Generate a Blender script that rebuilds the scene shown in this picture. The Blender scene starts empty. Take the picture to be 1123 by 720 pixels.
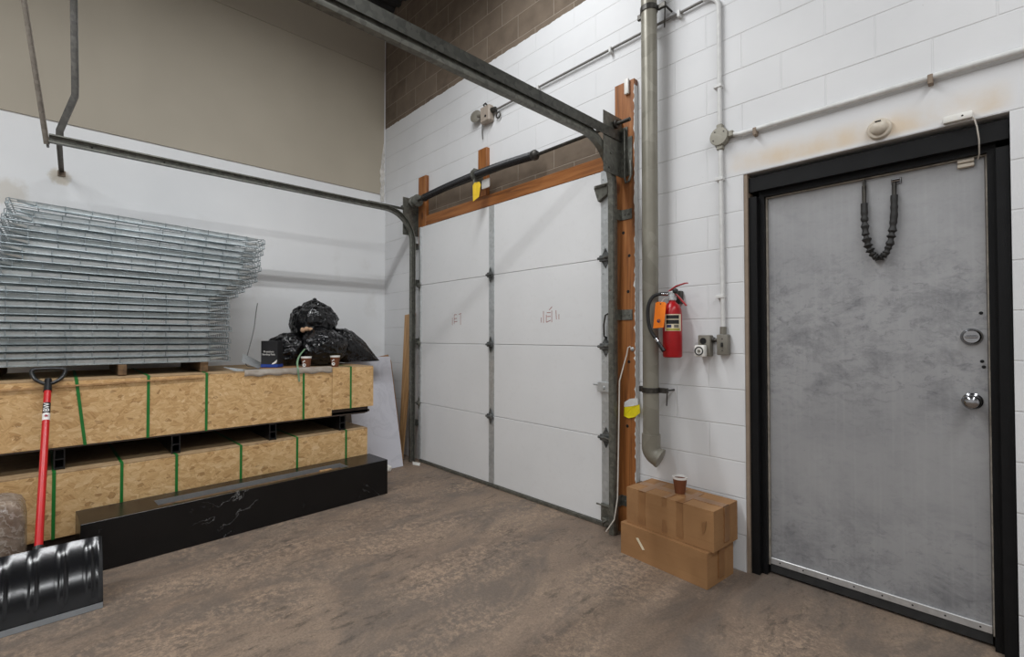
import bpy, bmesh, math, random
from mathutils import Vector, Matrix, noise as mnoise
SC = bpy.context.scene
COL = SC.collection
PI = math.pi
R = math.radians

# ------------------------------------------------------------------ nodes
class NT:
    def __init__(s, name):
        s.m = bpy.data.materials.new(name); s.m.use_nodes = True
        s.t = s.m.node_tree; s.p = s.t.nodes['Principled BSDF']
        s.tc = s.t.nodes.new('ShaderNodeTexCoord')
    def link(s, a, b): s.t.links.new(a, b)
    def put(s, sock, v):
        if isinstance(v, bpy.types.NodeSocket): s.link(v, sock)
        elif v is not None:
            if sock.type == 'RGBA' and len(v) == 3: v = (*v, 1)
            sock.default_value = v
    @property
    def obj(s): return s.tc.outputs['Object']
    def mapping(s, vec, loc=(0,0,0), rot=(0,0,0), sc=(1,1,1)):
        n = s.t.nodes.new('ShaderNodeMapping'); s.link(vec, n.inputs[0])
        n.inputs['Location'].default_value = loc; n.inputs['Rotation'].default_value = rot; n.inputs['Scale'].default_value = sc
        return n.outputs[0]
    def noise(s, vec, scale=5, detail=4, rough=.55, dist=0, col=False):
        n = s.t.nodes.new('ShaderNodeTexNoise'); s.link(vec, n.inputs['Vector'])
        n.inputs['Scale'].default_value = scale; n.inputs['Detail'].default_value = detail
        n.inputs['Roughness'].default_value = rough; n.inputs['Distortion'].default_value = dist
        return n.outputs['Color' if col else 'Fac']
    def voro(s, vec, scale=5, out='Color', feat='F1', rnd=1):
        n = s.t.nodes.new('ShaderNodeTexVoronoi'); n.feature = feat; s.link(vec, n.inputs['Vector'])
        n.inputs['Scale'].default_value = scale; n.inputs['Randomness'].default_value = rnd
        return n.outputs[out]
    def wave(s, vec, scale=5, dist=3, det=2, dscale=1, direc='X'):
        n = s.t.nodes.new('ShaderNodeTexWave'); s.link(vec, n.inputs['Vector']); n.bands_direction = direc
        n.inputs['Scale'].default_value = scale; n.inputs['Distortion'].default_value = dist
        n.inputs['Detail'].default_value = det; n.inputs['Detail Scale'].default_value = dscale
        return n.outputs['Fac']
    def math(s, op, a, b=None, c=None, clamp=False):
        n = s.t.nodes.new('ShaderNodeMath'); n.operation = op; n.use_clamp = clamp
        s.put(n.inputs[0], a)
        if b is not None: s.put(n.inputs[1], b)
        if c is not None: s.put(n.inputs[2], c)
        return n.outputs[0]
    def ramp(s, f, stops):
        n = s.t.nodes.new('ShaderNodeValToRGB'); s.put(n.inputs[0], f); e = n.color_ramp.elements
        while len(e) > len(stops): e.remove(e[-1])
        while len(e) < len(stops): e.new(.5)
        for q, (p, c) in zip(e, stops):
            q.position = p; q.color = (c, c, c, 1) if isinstance(c, (int, float)) else (*c, 1)
        return n.outputs[0]
    def mix(s, f, a, b, mode='MIX'):
        n = s.t.nodes.new('ShaderNodeMix'); n.data_type = 'RGBA'; n.blend_type = mode
        s.put(n.inputs[0], f); s.put(n.inputs[6], a); s.put(n.inputs[7], b); return n.outputs[2]
    def sep(s, v):
        n = s.t.nodes.new('ShaderNodeSeparateXYZ'); s.link(v, n.inputs[0]); return n.outputs
    def comb(s, x, y, z):
        n = s.t.nodes.new('ShaderNodeCombineXYZ')
        for i, q in enumerate((x, y, z)): s.put(n.inputs[i], q)
        return n.outputs[0]
    def smooth(s, v, a, b):
        n = s.t.nodes.new('ShaderNodeMapRange'); n.interpolation_type = 'SMOOTHSTEP'
        s.put(n.inputs[0], v); n.inputs[1].default_value = a; n.inputs[2].default_value = b; return n.outputs[0]
    def bump(s, h, strength=.3, dist=.01, prev=None):
        n = s.t.nodes.new('ShaderNodeBump'); s.link(h, n.inputs['Height'])
        n.inputs['Strength'].default_value = strength; n.inputs['Distance'].default_value = dist
        if prev is not None: s.link(prev, n.inputs['Normal'])
        s.link(n.outputs[0], s.p.inputs['Normal']); return n.outputs[0]
    def out(s, col=None, rough=None, metal=None, spec=None):
        s.put(s.p.inputs['Base Color'], col)
        s.put(s.p.inputs['Roughness'], rough); s.put(s.p.inputs['Metallic'], metal)
        s.put(s.p.inputs['Specular IOR Level'], spec)
        return s.m

def srgb(r, g, b):
    f = lambda c: (c/255/12.92) if c/255 <= .04045 else ((c/255+.055)/1.055)**2.4
    return (f(r), f(g), f(b))

def simple(name, col, rough=.5, metal=0, var=.25, scale=9, bump=0, bscale=60, spec=.5):
    n = NT(name)
    f = n.noise(n.obj, scale, 5)
    d = tuple(c*(1-var) for c in col); l = tuple(min(1, c*(1+var*.5)) for c in col)
    c = n.mix(n.ramp(f, [(.3, 0), (.7, 1)]), d, l)
    if bump: n.bump(n.noise(n.obj, bscale, 3), bump, .004)
    return n.out(c, rough, metal, spec)

MAT = {}
def build_materials():
    M = MAT
    # ---- painted block wall
    n = NT('painted_block'); x, y, z = n.sep(n.obj)
    vec = n.comb(n.math('ADD', x, .1438), z, 0.0)
    b = n.t.nodes.new('ShaderNodeTexBrick'); n.link(vec, b.inputs['Vector'])
    b.inputs['Scale'].default_value = 1; b.inputs['Brick Width'].default_value = .4064; b.inputs['Row Height'].default_value = .2032
    b.inputs['Mortar Size'].default_value = .0045; b.inputs['Mortar Smooth'].default_value = .6; b.offset = .5; b.inputs['Bias'].default_value = 0
    b.inputs['Color1'].default_value = (.42, .42, .42, 1); b.inputs['Color2'].default_value = (.62, .62, .62, 1); b.inputs['Mortar'].default_value = (.5, .5, .5, 1)
    mort = b.outputs['Fac']; tone = b.outputs['Color']
    inx = n.math('MULTIPLY', n.math('GREATER_THAN', x, 4.06), n.math('LESS_THAN', x, 5.155))
    inz = n.math('MULTIPLY', n.math('GREATER_THAN', z, 2.241), n.math('LESS_THAN', z, 2.434))
    lint = n.math('MULTIPLY', inx, inz)
    mort = n.math('MULTIPLY', mort, n.math('SUBTRACT', 1, lint))
    # bed joints read stronger than head joints under the paint
    jz = n.math('PINGPONG', z, .1016)
    bed = n.math('SUBTRACT', 1, n.smooth(jz, .001, .0055))
    bed = n.math('MULTIPLY', bed, n.math('SUBTRACT', 1, lint))
    big = n.noise(n.obj, 1.3, 4)
    fine = n.noise(n.obj, 60, 5, .7)
    paint = n.mix(n.ramp(big, [(.3, 0), (.7, 1)]), (.655, .66, .67), (.735, .738, .745))
    paint = n.mix(n.math('MULTIPLY', bed, n.ramp(n.noise(n.obj, 4, 3), [(.35, .15), (.65, .55)])), paint, (.42, .41, .40))
    pits = n.ramp(n.voro(n.obj, 26, 'Distance'), [(.03, 1), (.06, 0)])
    pits = n.math('MULTIPLY', pits, n.ramp(n.noise(n.obj, 2.4, 2), [(.56, 0), (.66, .6)]))
    paint = n.mix(pits, paint, (.30, .28, .26))
    # tan stain soaked through the lintel
    sm = n.math('MULTIPLY', n.smooth(z, 2.235, 2.27), n.math('SUBTRACT', 1, n.smooth(z, 2.29, 2.40)))
    sm = n.math('MULTIPLY', sm, n.math('MULTIPLY', n.smooth(x, 3.98, 4.1), n.math('SUBTRACT', 1, n.smooth(x, 5.12, 5.2))))
    sm = n.math('MULTIPLY', sm, n.ramp(n.noise(n.mapping(n.obj, sc=(1, 1, .8)), 4.2, 5), [(.36, .15), (.62, .75)]))
    paint = n.mix(sm, paint, srgb(212, 190, 158))
    raw = n.mix(n.ramp(n.noise(n.obj, 7, 5), [(.3, 0), (.7, 1)]), (.105, .078, .055), (.175, .132, .095))
    raw = n.mix(n.math('MULTIPLY', n.math('SUBTRACT', n.sep(tone)[0], .42), 2.2), raw, (.21, .165, .125))
    raw = n.mix(n.math('MULTIPLY', b.outputs['Fac'], .9), raw, (.30, .25, .20))
    jit = n.math('MULTIPLY', n.math('SUBTRACT', n.noise(n.obj, 14, 4), .5), .03)
    zj = n.math('ADD', z, jit)
    up = n.math('GREATER_THAN', zj, 3.812)
    bx = n.math('MULTIPLY', n.math('GREATER_THAN', n.math('ADD', x, jit), .93), n.math('LESS_THAN', x, 3.2))
    bz = n.math('MULTIPLY', n.math('GREATER_THAN', z, 2.3), n.math('LESS_THAN', n.math('ADD', z, n.math('MULTIPLY', jit, .6)), 2.80))
    rawm = n.math('MAXIMUM', up, n.math('MULTIPLY', bx, bz))
    col = n.mix(rawm, paint, raw)
    h = n.math('SUBTRACT', n.math('MULTIPLY', fine, .25), mort)
    n.bump(h, .55, .004)
    M['block'] = n.out(col, n.math('ADD', n.math('MULTIPLY', rawm, .25), .6))
    # ---- white plaster
    n = NT('white_wall_paint'); x, y, z = n.sep(n.obj)
    c = n.mix(n.ramp(n.noise(n.obj, .9, 4), [(.3, 0), (.7, 1)]), (.79, .80, .81), (.87, .875, .88))
    st = n.math('MULTIPLY', n.ramp(n.noise(n.obj, 3, 5), [(.55, 0), (.7, .4)]), n.math('SUBTRACT', 1, n.smooth(z, 1.8, 2.7)))
    c = n.mix(st, c, (.62, .61, .58))
    def halo(cy, cz, r):
        a = n.math('ADD', n.math('POWER', n.math('SUBTRACT', y, cy), 2), n.math('POWER', n.math('SUBTRACT', z, cz), 2))
        a = n.math('ADD', n.math('SQRT', a), n.math('MULTIPLY', n.math('SUBTRACT', n.noise(n.obj, 16, 5), .5), .12))
        return n.math('SUBTRACT', 1, n.smooth(a, r*.35, r))
    hl = n.math('MAXIMUM', n.math('MULTIPLY', halo(-2.83, 2.585, .085), .7), n.math('MULTIPLY', halo(-3.10, 2.40, .14), .45))
    c = n.mix(hl, c, srgb(190, 178, 156))
    n.bump(n.noise(n.obj, 45, 4), .12, .004); M['white_wall'] = n.out(c, .55)
    # ---- beige board
    n = NT('beige_paint')
    c = n.mix(n.ramp(n.noise(n.obj, .8, 3), [(.3, 0), (.7, 1)]), srgb(172, 163, 147), srgb(184, 175, 158))
    n.bump(n.noise(n.obj, 160, 2), .12, .002); M['beige'] = n.out(c, .6)
    M['plaster_edge'] = simple('torn_plaster', (.66, .64, .60), .8, 0, .3, 20, .5, 40)
    # ---- concrete floor
    n = NT('stained_concrete'); v = n.obj
    w = n.mapping(v, rot=(0, 0, R(32)), sc=(1, .45, 1))
    a = n.noise(w, 1.1, 8, .62, .4); bb = n.noise(v, 4.5, 8, .7); cc = n.noise(v, 28, 6, .75); d = n.noise(w, 2.2, 8, .7, 1.2)
    f = n.math('ADD', n.math('MULTIPLY', a, .6), n.math('MULTIPLY', bb, .4))
    c = n.ramp(f, [(.32, srgb(116, 100, 88)), (.45, srgb(135, 117, 102)), (.56, srgb(148, 129, 112)), (.7, srgb(124, 113, 103))])
    c = n.mix(n.ramp(d, [(.45, 0), (.58, .7)]), c, srgb(104, 95, 88))
    sp = n.math('MULTIPLY', n.ramp(cc, [(.46, 0), (.56, 1)]), n.ramp(n.noise(w, 1.5, 8, .75), [(.45, 0), (.58, .8)]))
    c = n.mix(sp, c, srgb(176, 152, 130))
    dk = n.math('MULTIPLY', n.ramp(n.noise(n.mapping(v, rot=(0, 0, R(40)), sc=(1, .4, 1)), 18, 8, .85), [(.52, 0), (.60, .8)]), n.ramp(n.noise(v, 1.9, 5), [(.42, 0), (.6, 1)]))
    c = n.mix(dk, c, srgb(78, 70, 63))
    c = n.mix(n.ramp(n.noise(v, 85, 4, .8), [(.38, .4), (.60, 0)]), c, srgb(80, 72, 64))
    n.bump(n.math('ADD', cc, n.math('MULTIPLY', bb, .6)), .25, .004)
    M['floor'] = n.out(c, n.ramp(bb, [(.3, .5), (.7, .75)]), 0, .35)
    # ---- OSB
    def osb(name, dust):
        n = NT(name); x, y, z = n.sep(n.obj)
        a = n.math('ADD', y, n.math('MULTIPLY', x, .6)); b = n.math('ADD', z, n.math('MULTIPLY', x, .8))
        ab = n.comb(a, b, 0.0); ab = n.mix(.02, ab, n.noise(ab, 14, 2, col=True))
        def strands(cs, seed, fu, fv):
            vo = n.t.nodes.new('ShaderNodeTexVoronoi'); n.link(n.mapping(ab, (seed, seed*.7, 0), sc=(1, 1.6, 1)), vo.inputs['Vector']); vo.inputs['Scale'].default_value = cs
            cr, cg, cb = n.sep(vo.outputs['Color'])
            an = n.math('MULTIPLY', n.math('SUBTRACT', cr, .5), 2.3)
            ca = n.math('COSINE', an); sa = n.math('SINE', an); q = n.sep(ab)
            u = n.math('ADD', n.math('MULTIPLY', q[0], ca), n.math('MULTIPLY', q[1], sa))
            v = n.math('SUBTRACT', n.math('MULTIPLY', q[1], ca), n.math('MULTIPLY', q[0], sa))
            g = n.noise(n.comb(n.math('MULTIPLY', u, fu), n.math('MULTIPLY', v, fv), n.math('MULTIPLY', cg, 37)), 1, 3, .6)
            return g, cb
        g1, c1 = strands(19, 0, 9, 95); g2, c2 = strands(32, 4.3, 12, 140)
        pick = n.math('GREATER_THAN', n.noise(ab, 13, 2), .5)
        g = n.sep(n.mix(pick, g1, g2))[0]; cc = n.sep(n.mix(pick, c1, c2))[0]
        t = n.math('ADD', n.math('MULTIPLY', g, .72), n.math('MULTIPLY', cc, .28))
        c = n.ramp(t, [(.20, srgb(160, 122, 78)), (.34, srgb(194, 154, 104)), (.5, srgb(211, 173, 122)), (.66, srgb(222, 188, 140)), (.8, srgb(232, 203, 160))])
        dk = n.math('MULTIPLY', n.math('LESS_THAN', c2, .035), n.ramp(g2, [(.42, 0), (.52, .5)]))
        c = n.mix(dk, c, srgb(122, 82, 46))
        if dust: c = n.mix(.55, c, srgb(132, 116, 98))
        n.bump(g, .2, .002); return n.out(c, .65, 0, .3)
    M['osb'] = osb('osb_board', 0); M['osb_dusty'] = osb('dusty_osb_board', 1)
    # ---- orange stained fir
    n = NT('orange_fir')
    q = n.mapping(n.obj, sc=(9, 9, .55)); gr = n.noise(q, 3.0, 6, .6, .6)
    c = n.ramp(gr, [(.3, srgb(98, 57, 26)), (.5, srgb(146, 90, 44)), (.7, srgb(172, 114, 64))])
    kn = n.ramp(n.voro(n.mapping(n.obj, sc=(5, 5, 2.4)), 1, 'Distance'), [(.07, 1), (.13, 0)])
    c = n.mix(n.math('MULTIPLY', kn, .8), c, srgb(74, 34, 14))
    M['fir'] = n.out(c, .45)
    n = NT('orange_fir_header')
    q = n.mapping(n.obj, sc=(.55, 9, 9)); gr = n.noise(q, 3.0, 6, .6, .6)
    c = n.ramp(gr, [(.3, srgb(98, 57, 26)), (.5, srgb(146, 90, 44)), (.7, srgb(172, 114, 64))])
    kn = n.ramp(n.voro(n.mapping(n.obj, sc=(2.2, 5, 6)), 1, 'Distance'), [(.07, 1), (.13, 0)])
    c = n.mix(n.math('MULTIPLY', kn, .8), c, srgb(74, 34, 14))
    M['fir_h'] = n.out(c, .45)
    n = NT('pale_plank')
    gr = n.noise(n.mapping(n.obj, sc=(14, 14, .8)), 2.5, 5)
    M['plank'] = n.out(n.ramp(gr, [(.3, srgb(150, 112, 72)), (.7, srgb(200, 160, 112))]), .65)
    n = NT('rough_timber')
    gr = n.noise(n.mapping(n.obj, sc=(3, 12, 12)), 2.5, 5)
    M['timber'] = n.out(n.ramp(gr, [(.3, srgb(78, 58, 38)), (.7, srgb(126, 98, 68))]), .75)
    M['dark_timber'] = simple('dark_timber', srgb(62, 50, 42), .8, 0, .4, 12)
    # ---- metals
    def metal(name, c1, c2, rough, met, sp=45):
        n = NT(name)
        s_ = n.sep(n.voro(n.obj, sp, 'Color'))[0]; k = n.noise(n.obj, 6, 4)
        f = n.math('ADD', n.math('MULTIPLY', s_, .4), n.math('MULTIPLY', k, .6))
        return n.out(n.mix(n.ramp(f, [(.25, 0), (.75, 1)]), c1, c2), n.math('ADD', n.math('MULTIPLY', k, .2), rough-.1), met)
    M['galv'] = metal('galvanised_steel', (.46, .48, .485), (.60, .62, .625), .42, .55)
    M['galv_deck'] = metal('bright_zinc', (.56, .62, .64), (.74, .80, .82), .36, .6, 30)
    M['zinc_wire'] = metal('zinc_wire', (.30, .35, .37), (.50, .55, .57), .34, .85, 90)
    M['zinc_bright'] = metal('polished_zinc', (.66, .73, .76), (.84, .90, .92), .30, .75, 24)
    M['zinc_dull'] = metal('dull_zinc', (.30, .345, .355), (.46, .51, .52), .42, .6, 24)
    M['old_galv'] = metal('weathered_galvanised_steel', srgb(90, 90, 84), srgb(122, 122, 114), .42, .5)
    M['rail_steel'] = metal('dark_rail_steel', srgb(62, 62, 58), srgb(90, 90, 84), .42, .5)
    M['hinge_steel'] = metal('grey_hinge_steel', srgb(70, 72, 72), srgb(118, 120, 118), .42, .5)
    M['pipe_grey'] = metal('grey_pipe_paint', srgb(126, 122, 110), srgb(148, 144, 132), .42, .25, 8)
    M['dark_steel'] = metal('dark_steel', srgb(52, 50, 47), srgb(78, 75, 70), .45, .6)
    M['bar_steel'] = metal('brown_steel_bar', srgb(86, 78, 70), srgb(112, 104, 94), .5, .5)
    M['blade_plastic'] = simple('glossy_black_blade', (.006, .006, .007), .16, 0, .2, 20, .05, 30)
    M['chrome'] = simple('satin_chrome', (.36, .36, .37), .18, 1, .06, 30)
    M['black_metal'] = simple('black_frame_paint', (.006, .006, .0065), .55, 0, .3, 12, .1, 90, .2)
    M['black_plastic'] = simple('black_plastic', (.010, .010, .011), .28, 0, .2, 20)
    M['black_spring'] = simple('black_spring_steel', (.02, .02, .022), .4, .3, .3, 40)
    M['black_rubber'] = simple('black_rubber', (.02, .02, .02), .7, 0, .3, 30)
    M['deck_dark'] = simple('dark_roof_deck', (.05, .053, .055), .5, .3, .4, 5)
    M['pocket'] = simple('pale_mortar_pocket', srgb(176, 164, 148), .8, 0, .3, 14, .4)
    # ---- door skin
    n = NT('scuffed_grey_door'); v = n.obj; x, y, z = n.sep(v)
    c = n.mix(n.ramp(n.noise(v, 1.6, 5), [(.3, 0), (.7, 1)]), srgb(146, 146, 148), srgb(164, 164, 165))
    sm = n.noise(n.mapping(v, rot=(0, R(25), 0), sc=(1.2, 1, 1.7)), 4.0, 8, .74, .3)
    band = n.math('SUBTRACT', 1, n.smooth(n.math('ABSOLUTE', n.math('SUBTRACT', z, 1.32)), .15, .55))
    lowb = n.math('SUBTRACT', 1, n.smooth(z, .15, .6))
    rightb = n.math('MULTIPLY', n.smooth(x, 4.9, 5.06), n.math('SUBTRACT', 1, n.smooth(n.math('ABSOLUTE', n.math('SUBTRACT', z, 1.0)), .1, .45)))
    wgt = n.math('ADD', n.math('ADD', n.math('MULTIPLY', band, .8), n.math('MULTIPLY', lowb, .7)), n.math('ADD', n.math('MULTIPLY', rightb, .8), .22), None, True)
    c = n.mix(n.math('MULTIPLY', n.ramp(sm, [(.46, 0), (.68, .6)]), wgt), c, srgb(88, 89, 94))
    fs = n.noise(n.mapping(v, rot=(0, R(-20), 0), sc=(1, 1, 1.5)), 17, 7, .78, .8)
    c = n.mix(n.math('MULTIPLY', n.ramp(fs, [(.52, 0), (.68, .6)]), wgt), c, srgb(92, 93, 98))
    str_ = n.noise(n.mapping(v, sc=(60, 1, 1.2)), 1, 5)
    c = n.mix(n.ramp(str_, [(.5, 0), (.75, .14)]), c, srgb(186, 186, 187))
    spk = n.ramp(n.voro(v, 30, 'Distance'), [(.04, 1), (.08, 0)])
    c = n.mix(n.math('MULTIPLY', spk, n.ramp(n.noise(v, 5, 3), [(.52, 0), (.64, .6)])), c, srgb(72, 72, 76))
    n.bump(n.noise(v, 70, 4), .08, .003)
    M['door_skin'] = n.out(c, n.ramp(sm, [(.3, .34), (.7, .5)]), .15)
    M['door_edge'] = simple('beige_weatherstrip', srgb(176, 168, 156), .6, 0, .35, 30)
    M['aluminium'] = simple('aluminium', (.62, .62, .62), .4, .7, .15, 30)
    # ---- overhead door skin
    n = NT('white_door_skin')
    c = n.mix(n.ramp(n.noise(n.obj, 1.4, 5), [(.3, 0), (.7, 1)]), (.70, .705, .71), (.76, .765, .77))
    c = n.mix(n.ramp(n.noise(n.obj, 22, 4, .7), [(.55, 0), (.75, .2)]), c, (.58, .57, .56))
    n.bump(n.noise(n.obj, 110, 2), .15, .002); M['gdoor'] = n.out(c, .5)
    M['red_marker'] = simple('red_marker', srgb(168, 104, 98), .7, 0, .4, 60)
    # ---- marble
    n = NT('black_marble')
    q = n.mapping(n.obj, rot=(R(35), 0, R(20)))
    wn = n.noise(q, 2.0, 7, .6, 1.4)
    vein = n.ramp(n.math('ABSOLUTE', n.math('SUBTRACT', wn, .5)), [(0, 1), (.0045, 0)])
    vein = n.math('MULTIPLY', vein, n.ramp(n.noise(n.obj, 2.8, 3), [(.57, 0), (.66, .6)]))
    base = n.mix(n.noise(n.obj, 6, 5), (.004, .004, .0045), (.011, .0105, .0105))
    sp = n.math('MULTIPLY', n.ramp(n.noise(n.obj, 13, 6, .75), [(.68, 0), (.74, .5)]), n.ramp(n.noise(n.obj, 3.1, 2), [(.5, 0), (.6, 1)]))
    c = n.mix(n.math('MAXIMUM', vein, sp), base, (.42, .42, .42))
    M['marble'] = n.out(c, .26, 0, .32)
    M['plastic_wrap'] = None
    n = NT('stretch_wrapped_brown')
    w = n.wave(n.mapping(n.obj, rot=(R(50), 0, 0)), 9, 9, 4, 3, 'Z'); k = n.noise(n.obj, 10, 5)
    c = n.mix(n.ramp(k, [(.35, 0), (.65, 1)]), srgb(112, 94, 80), srgb(160, 146, 132))
    c = n.mix(n.ramp(w, [(.80, 0), (.97, .3)]), c, srgb(205, 198, 190))
    n.bump(n.math('ADD', n.math('MULTIPLY', w, .4), k), .5, .006); M['wrapped'] = n.out(c, .25, 0, .5)
    # ---- bag
    n = NT('black_bag_film')
    k = n.noise(n.obj, 9, 3, .5, .9); k2 = n.noise(n.mapping(n.obj, sc=(1, 1.3, .35)), 22, 2, .5, 1.4)
    n.bump(n.math('ADD', k, k2), .6, .014); M['bag'] = n.out((.005, .005, .006), .13, 0, .5)
    # ---- cardboard
    n = NT('cardboard')
    c = n.mix(n.ramp(n.noise(n.obj, 4, 5), [(.3, 0), (.7, 1)]), srgb(146, 108, 72), srgb(166, 126, 86))
    c = n.mix(n.ramp(n.noise(n.mapping(n.obj, sc=(1, 1, 30)), 4, 3), [(.5, 0), (.8, .25)]), c, srgb(132, 96, 62))
    n.bump(n.noise(n.obj, 25, 4), .12, .004); M['card'] = n.out(c, .7, 0, .3)
    n = NT('brown_packing_tape')
    c = n.mix(n.ramp(n.noise(n.obj, 8, 4), [(.3, 0), (.7, 1)]), srgb(134, 96, 62), srgb(152, 112, 74))
    n.bump(n.noise(n.obj, 18, 3), .25, .004); M['tape'] = n.out(c, .28)
    n = NT('translucent_film')
    c = n.mix(n.ramp(n.noise(n.obj, 14, 4), [(.35, 0), (.65, 1)]), srgb(176, 164, 150), srgb(206, 198, 188))
    n.bump(n.noise(n.obj, 12, 4), .4, .006)
    n.p.inputs['Alpha'].default_value = .72; M['film'] = n.out(c, .3)
    n = NT('marbled_white_panel')
    wn = n.noise(n.obj, 3, 6, .6, 1.0)
    c = n.mix(n.ramp(n.math('ABSOLUTE', n.math('SUBTRACT', wn, .5)), [(0, .3), (.05, 0)]), srgb(206, 206, 214), srgb(176, 177, 186))
    M['panel'] = n.out(c, .4)
    for k, col, ro in [('red_handle', srgb(196, 14, 20), .32), ('ext_red', srgb(168, 14, 22), .3), ('green_strap', srgb(30, 118, 48), .4), ('faded_strap', srgb(120, 150, 118), .45),
                       ('orange_tag', srgb(255, 130, 10), .6), ('yellow_tag', srgb(236, 198, 50), .6), ('yellow_tape', srgb(226, 208, 20), .4),
                       ('white_plastic', srgb(228, 226, 220), .4), ('white_paint', srgb(214, 214, 212), .45), ('paper', srgb(232, 230, 224), .75),
                       ('cup_brown', srgb(112, 64, 38), .55), ('cream', srgb(226, 214, 186), .5), ('label_black', srgb(26, 26, 26), .4), ('label_white', srgb(236, 234, 230), .5),
                       ('label_yellow', srgb(170, 160, 70), .5), ('navy', srgb(28, 44, 92), .45), ('box_black', srgb(24, 24, 27), .38), ('box_blue', srgb(24, 62, 150), .4),
                       ('maple_red', srgb(150, 14, 40), .5), ('sensor_cream', srgb(206, 196, 180), .45), ('outlet_grey', srgb(120, 116, 106), .5), ('dark_hole', (.004, .004, .004), .8),
                       ('tan_glove', srgb(196, 160, 128), .75), ('coffee', srgb(50, 28, 16), .3), ('white_cord', srgb(206, 200, 190), .5), ('grey_wire', srgb(136, 136, 136), .45),
                       ('sleeve', srgb(38, 37, 36), .6), ('rust', srgb(140, 124, 108), .7), ('fixture', srgb(160, 148, 136), .6), ('conduit_shade_grey', srgb(120, 118, 114), .5), ('strip_grey', srgb(120, 122, 124), .35)]:
        M[k] = simple(k, col, ro, 0, .12, 25)
build_materials()

# ------------------------------------------------------------------ mesh builder
def thick(poly, t):
    """closed outline of an open polyline given a thickness"""
    L, Rr = [], []
    for i, p in enumerate(poly):
        p = Vector(p)
        d0 = (p-Vector(poly[i-1])).normalized() if i else None
        d1 = (Vector(poly[i+1])-p).normalized() if i < len(poly)-1 else None
        d0 = d0 or d1; d1 = d1 or d0
        n0 = Vector((-d0.y, d0.x)); n1 = Vector((-d1.y, d1.x)); m = (n0+n1).normalized()
        k = t/2/max(.3, m.dot(n0)); L.append(p+m*k); Rr.append(p-m*k)
    return [tuple(q) for q in L+Rr[::-1]]

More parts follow.
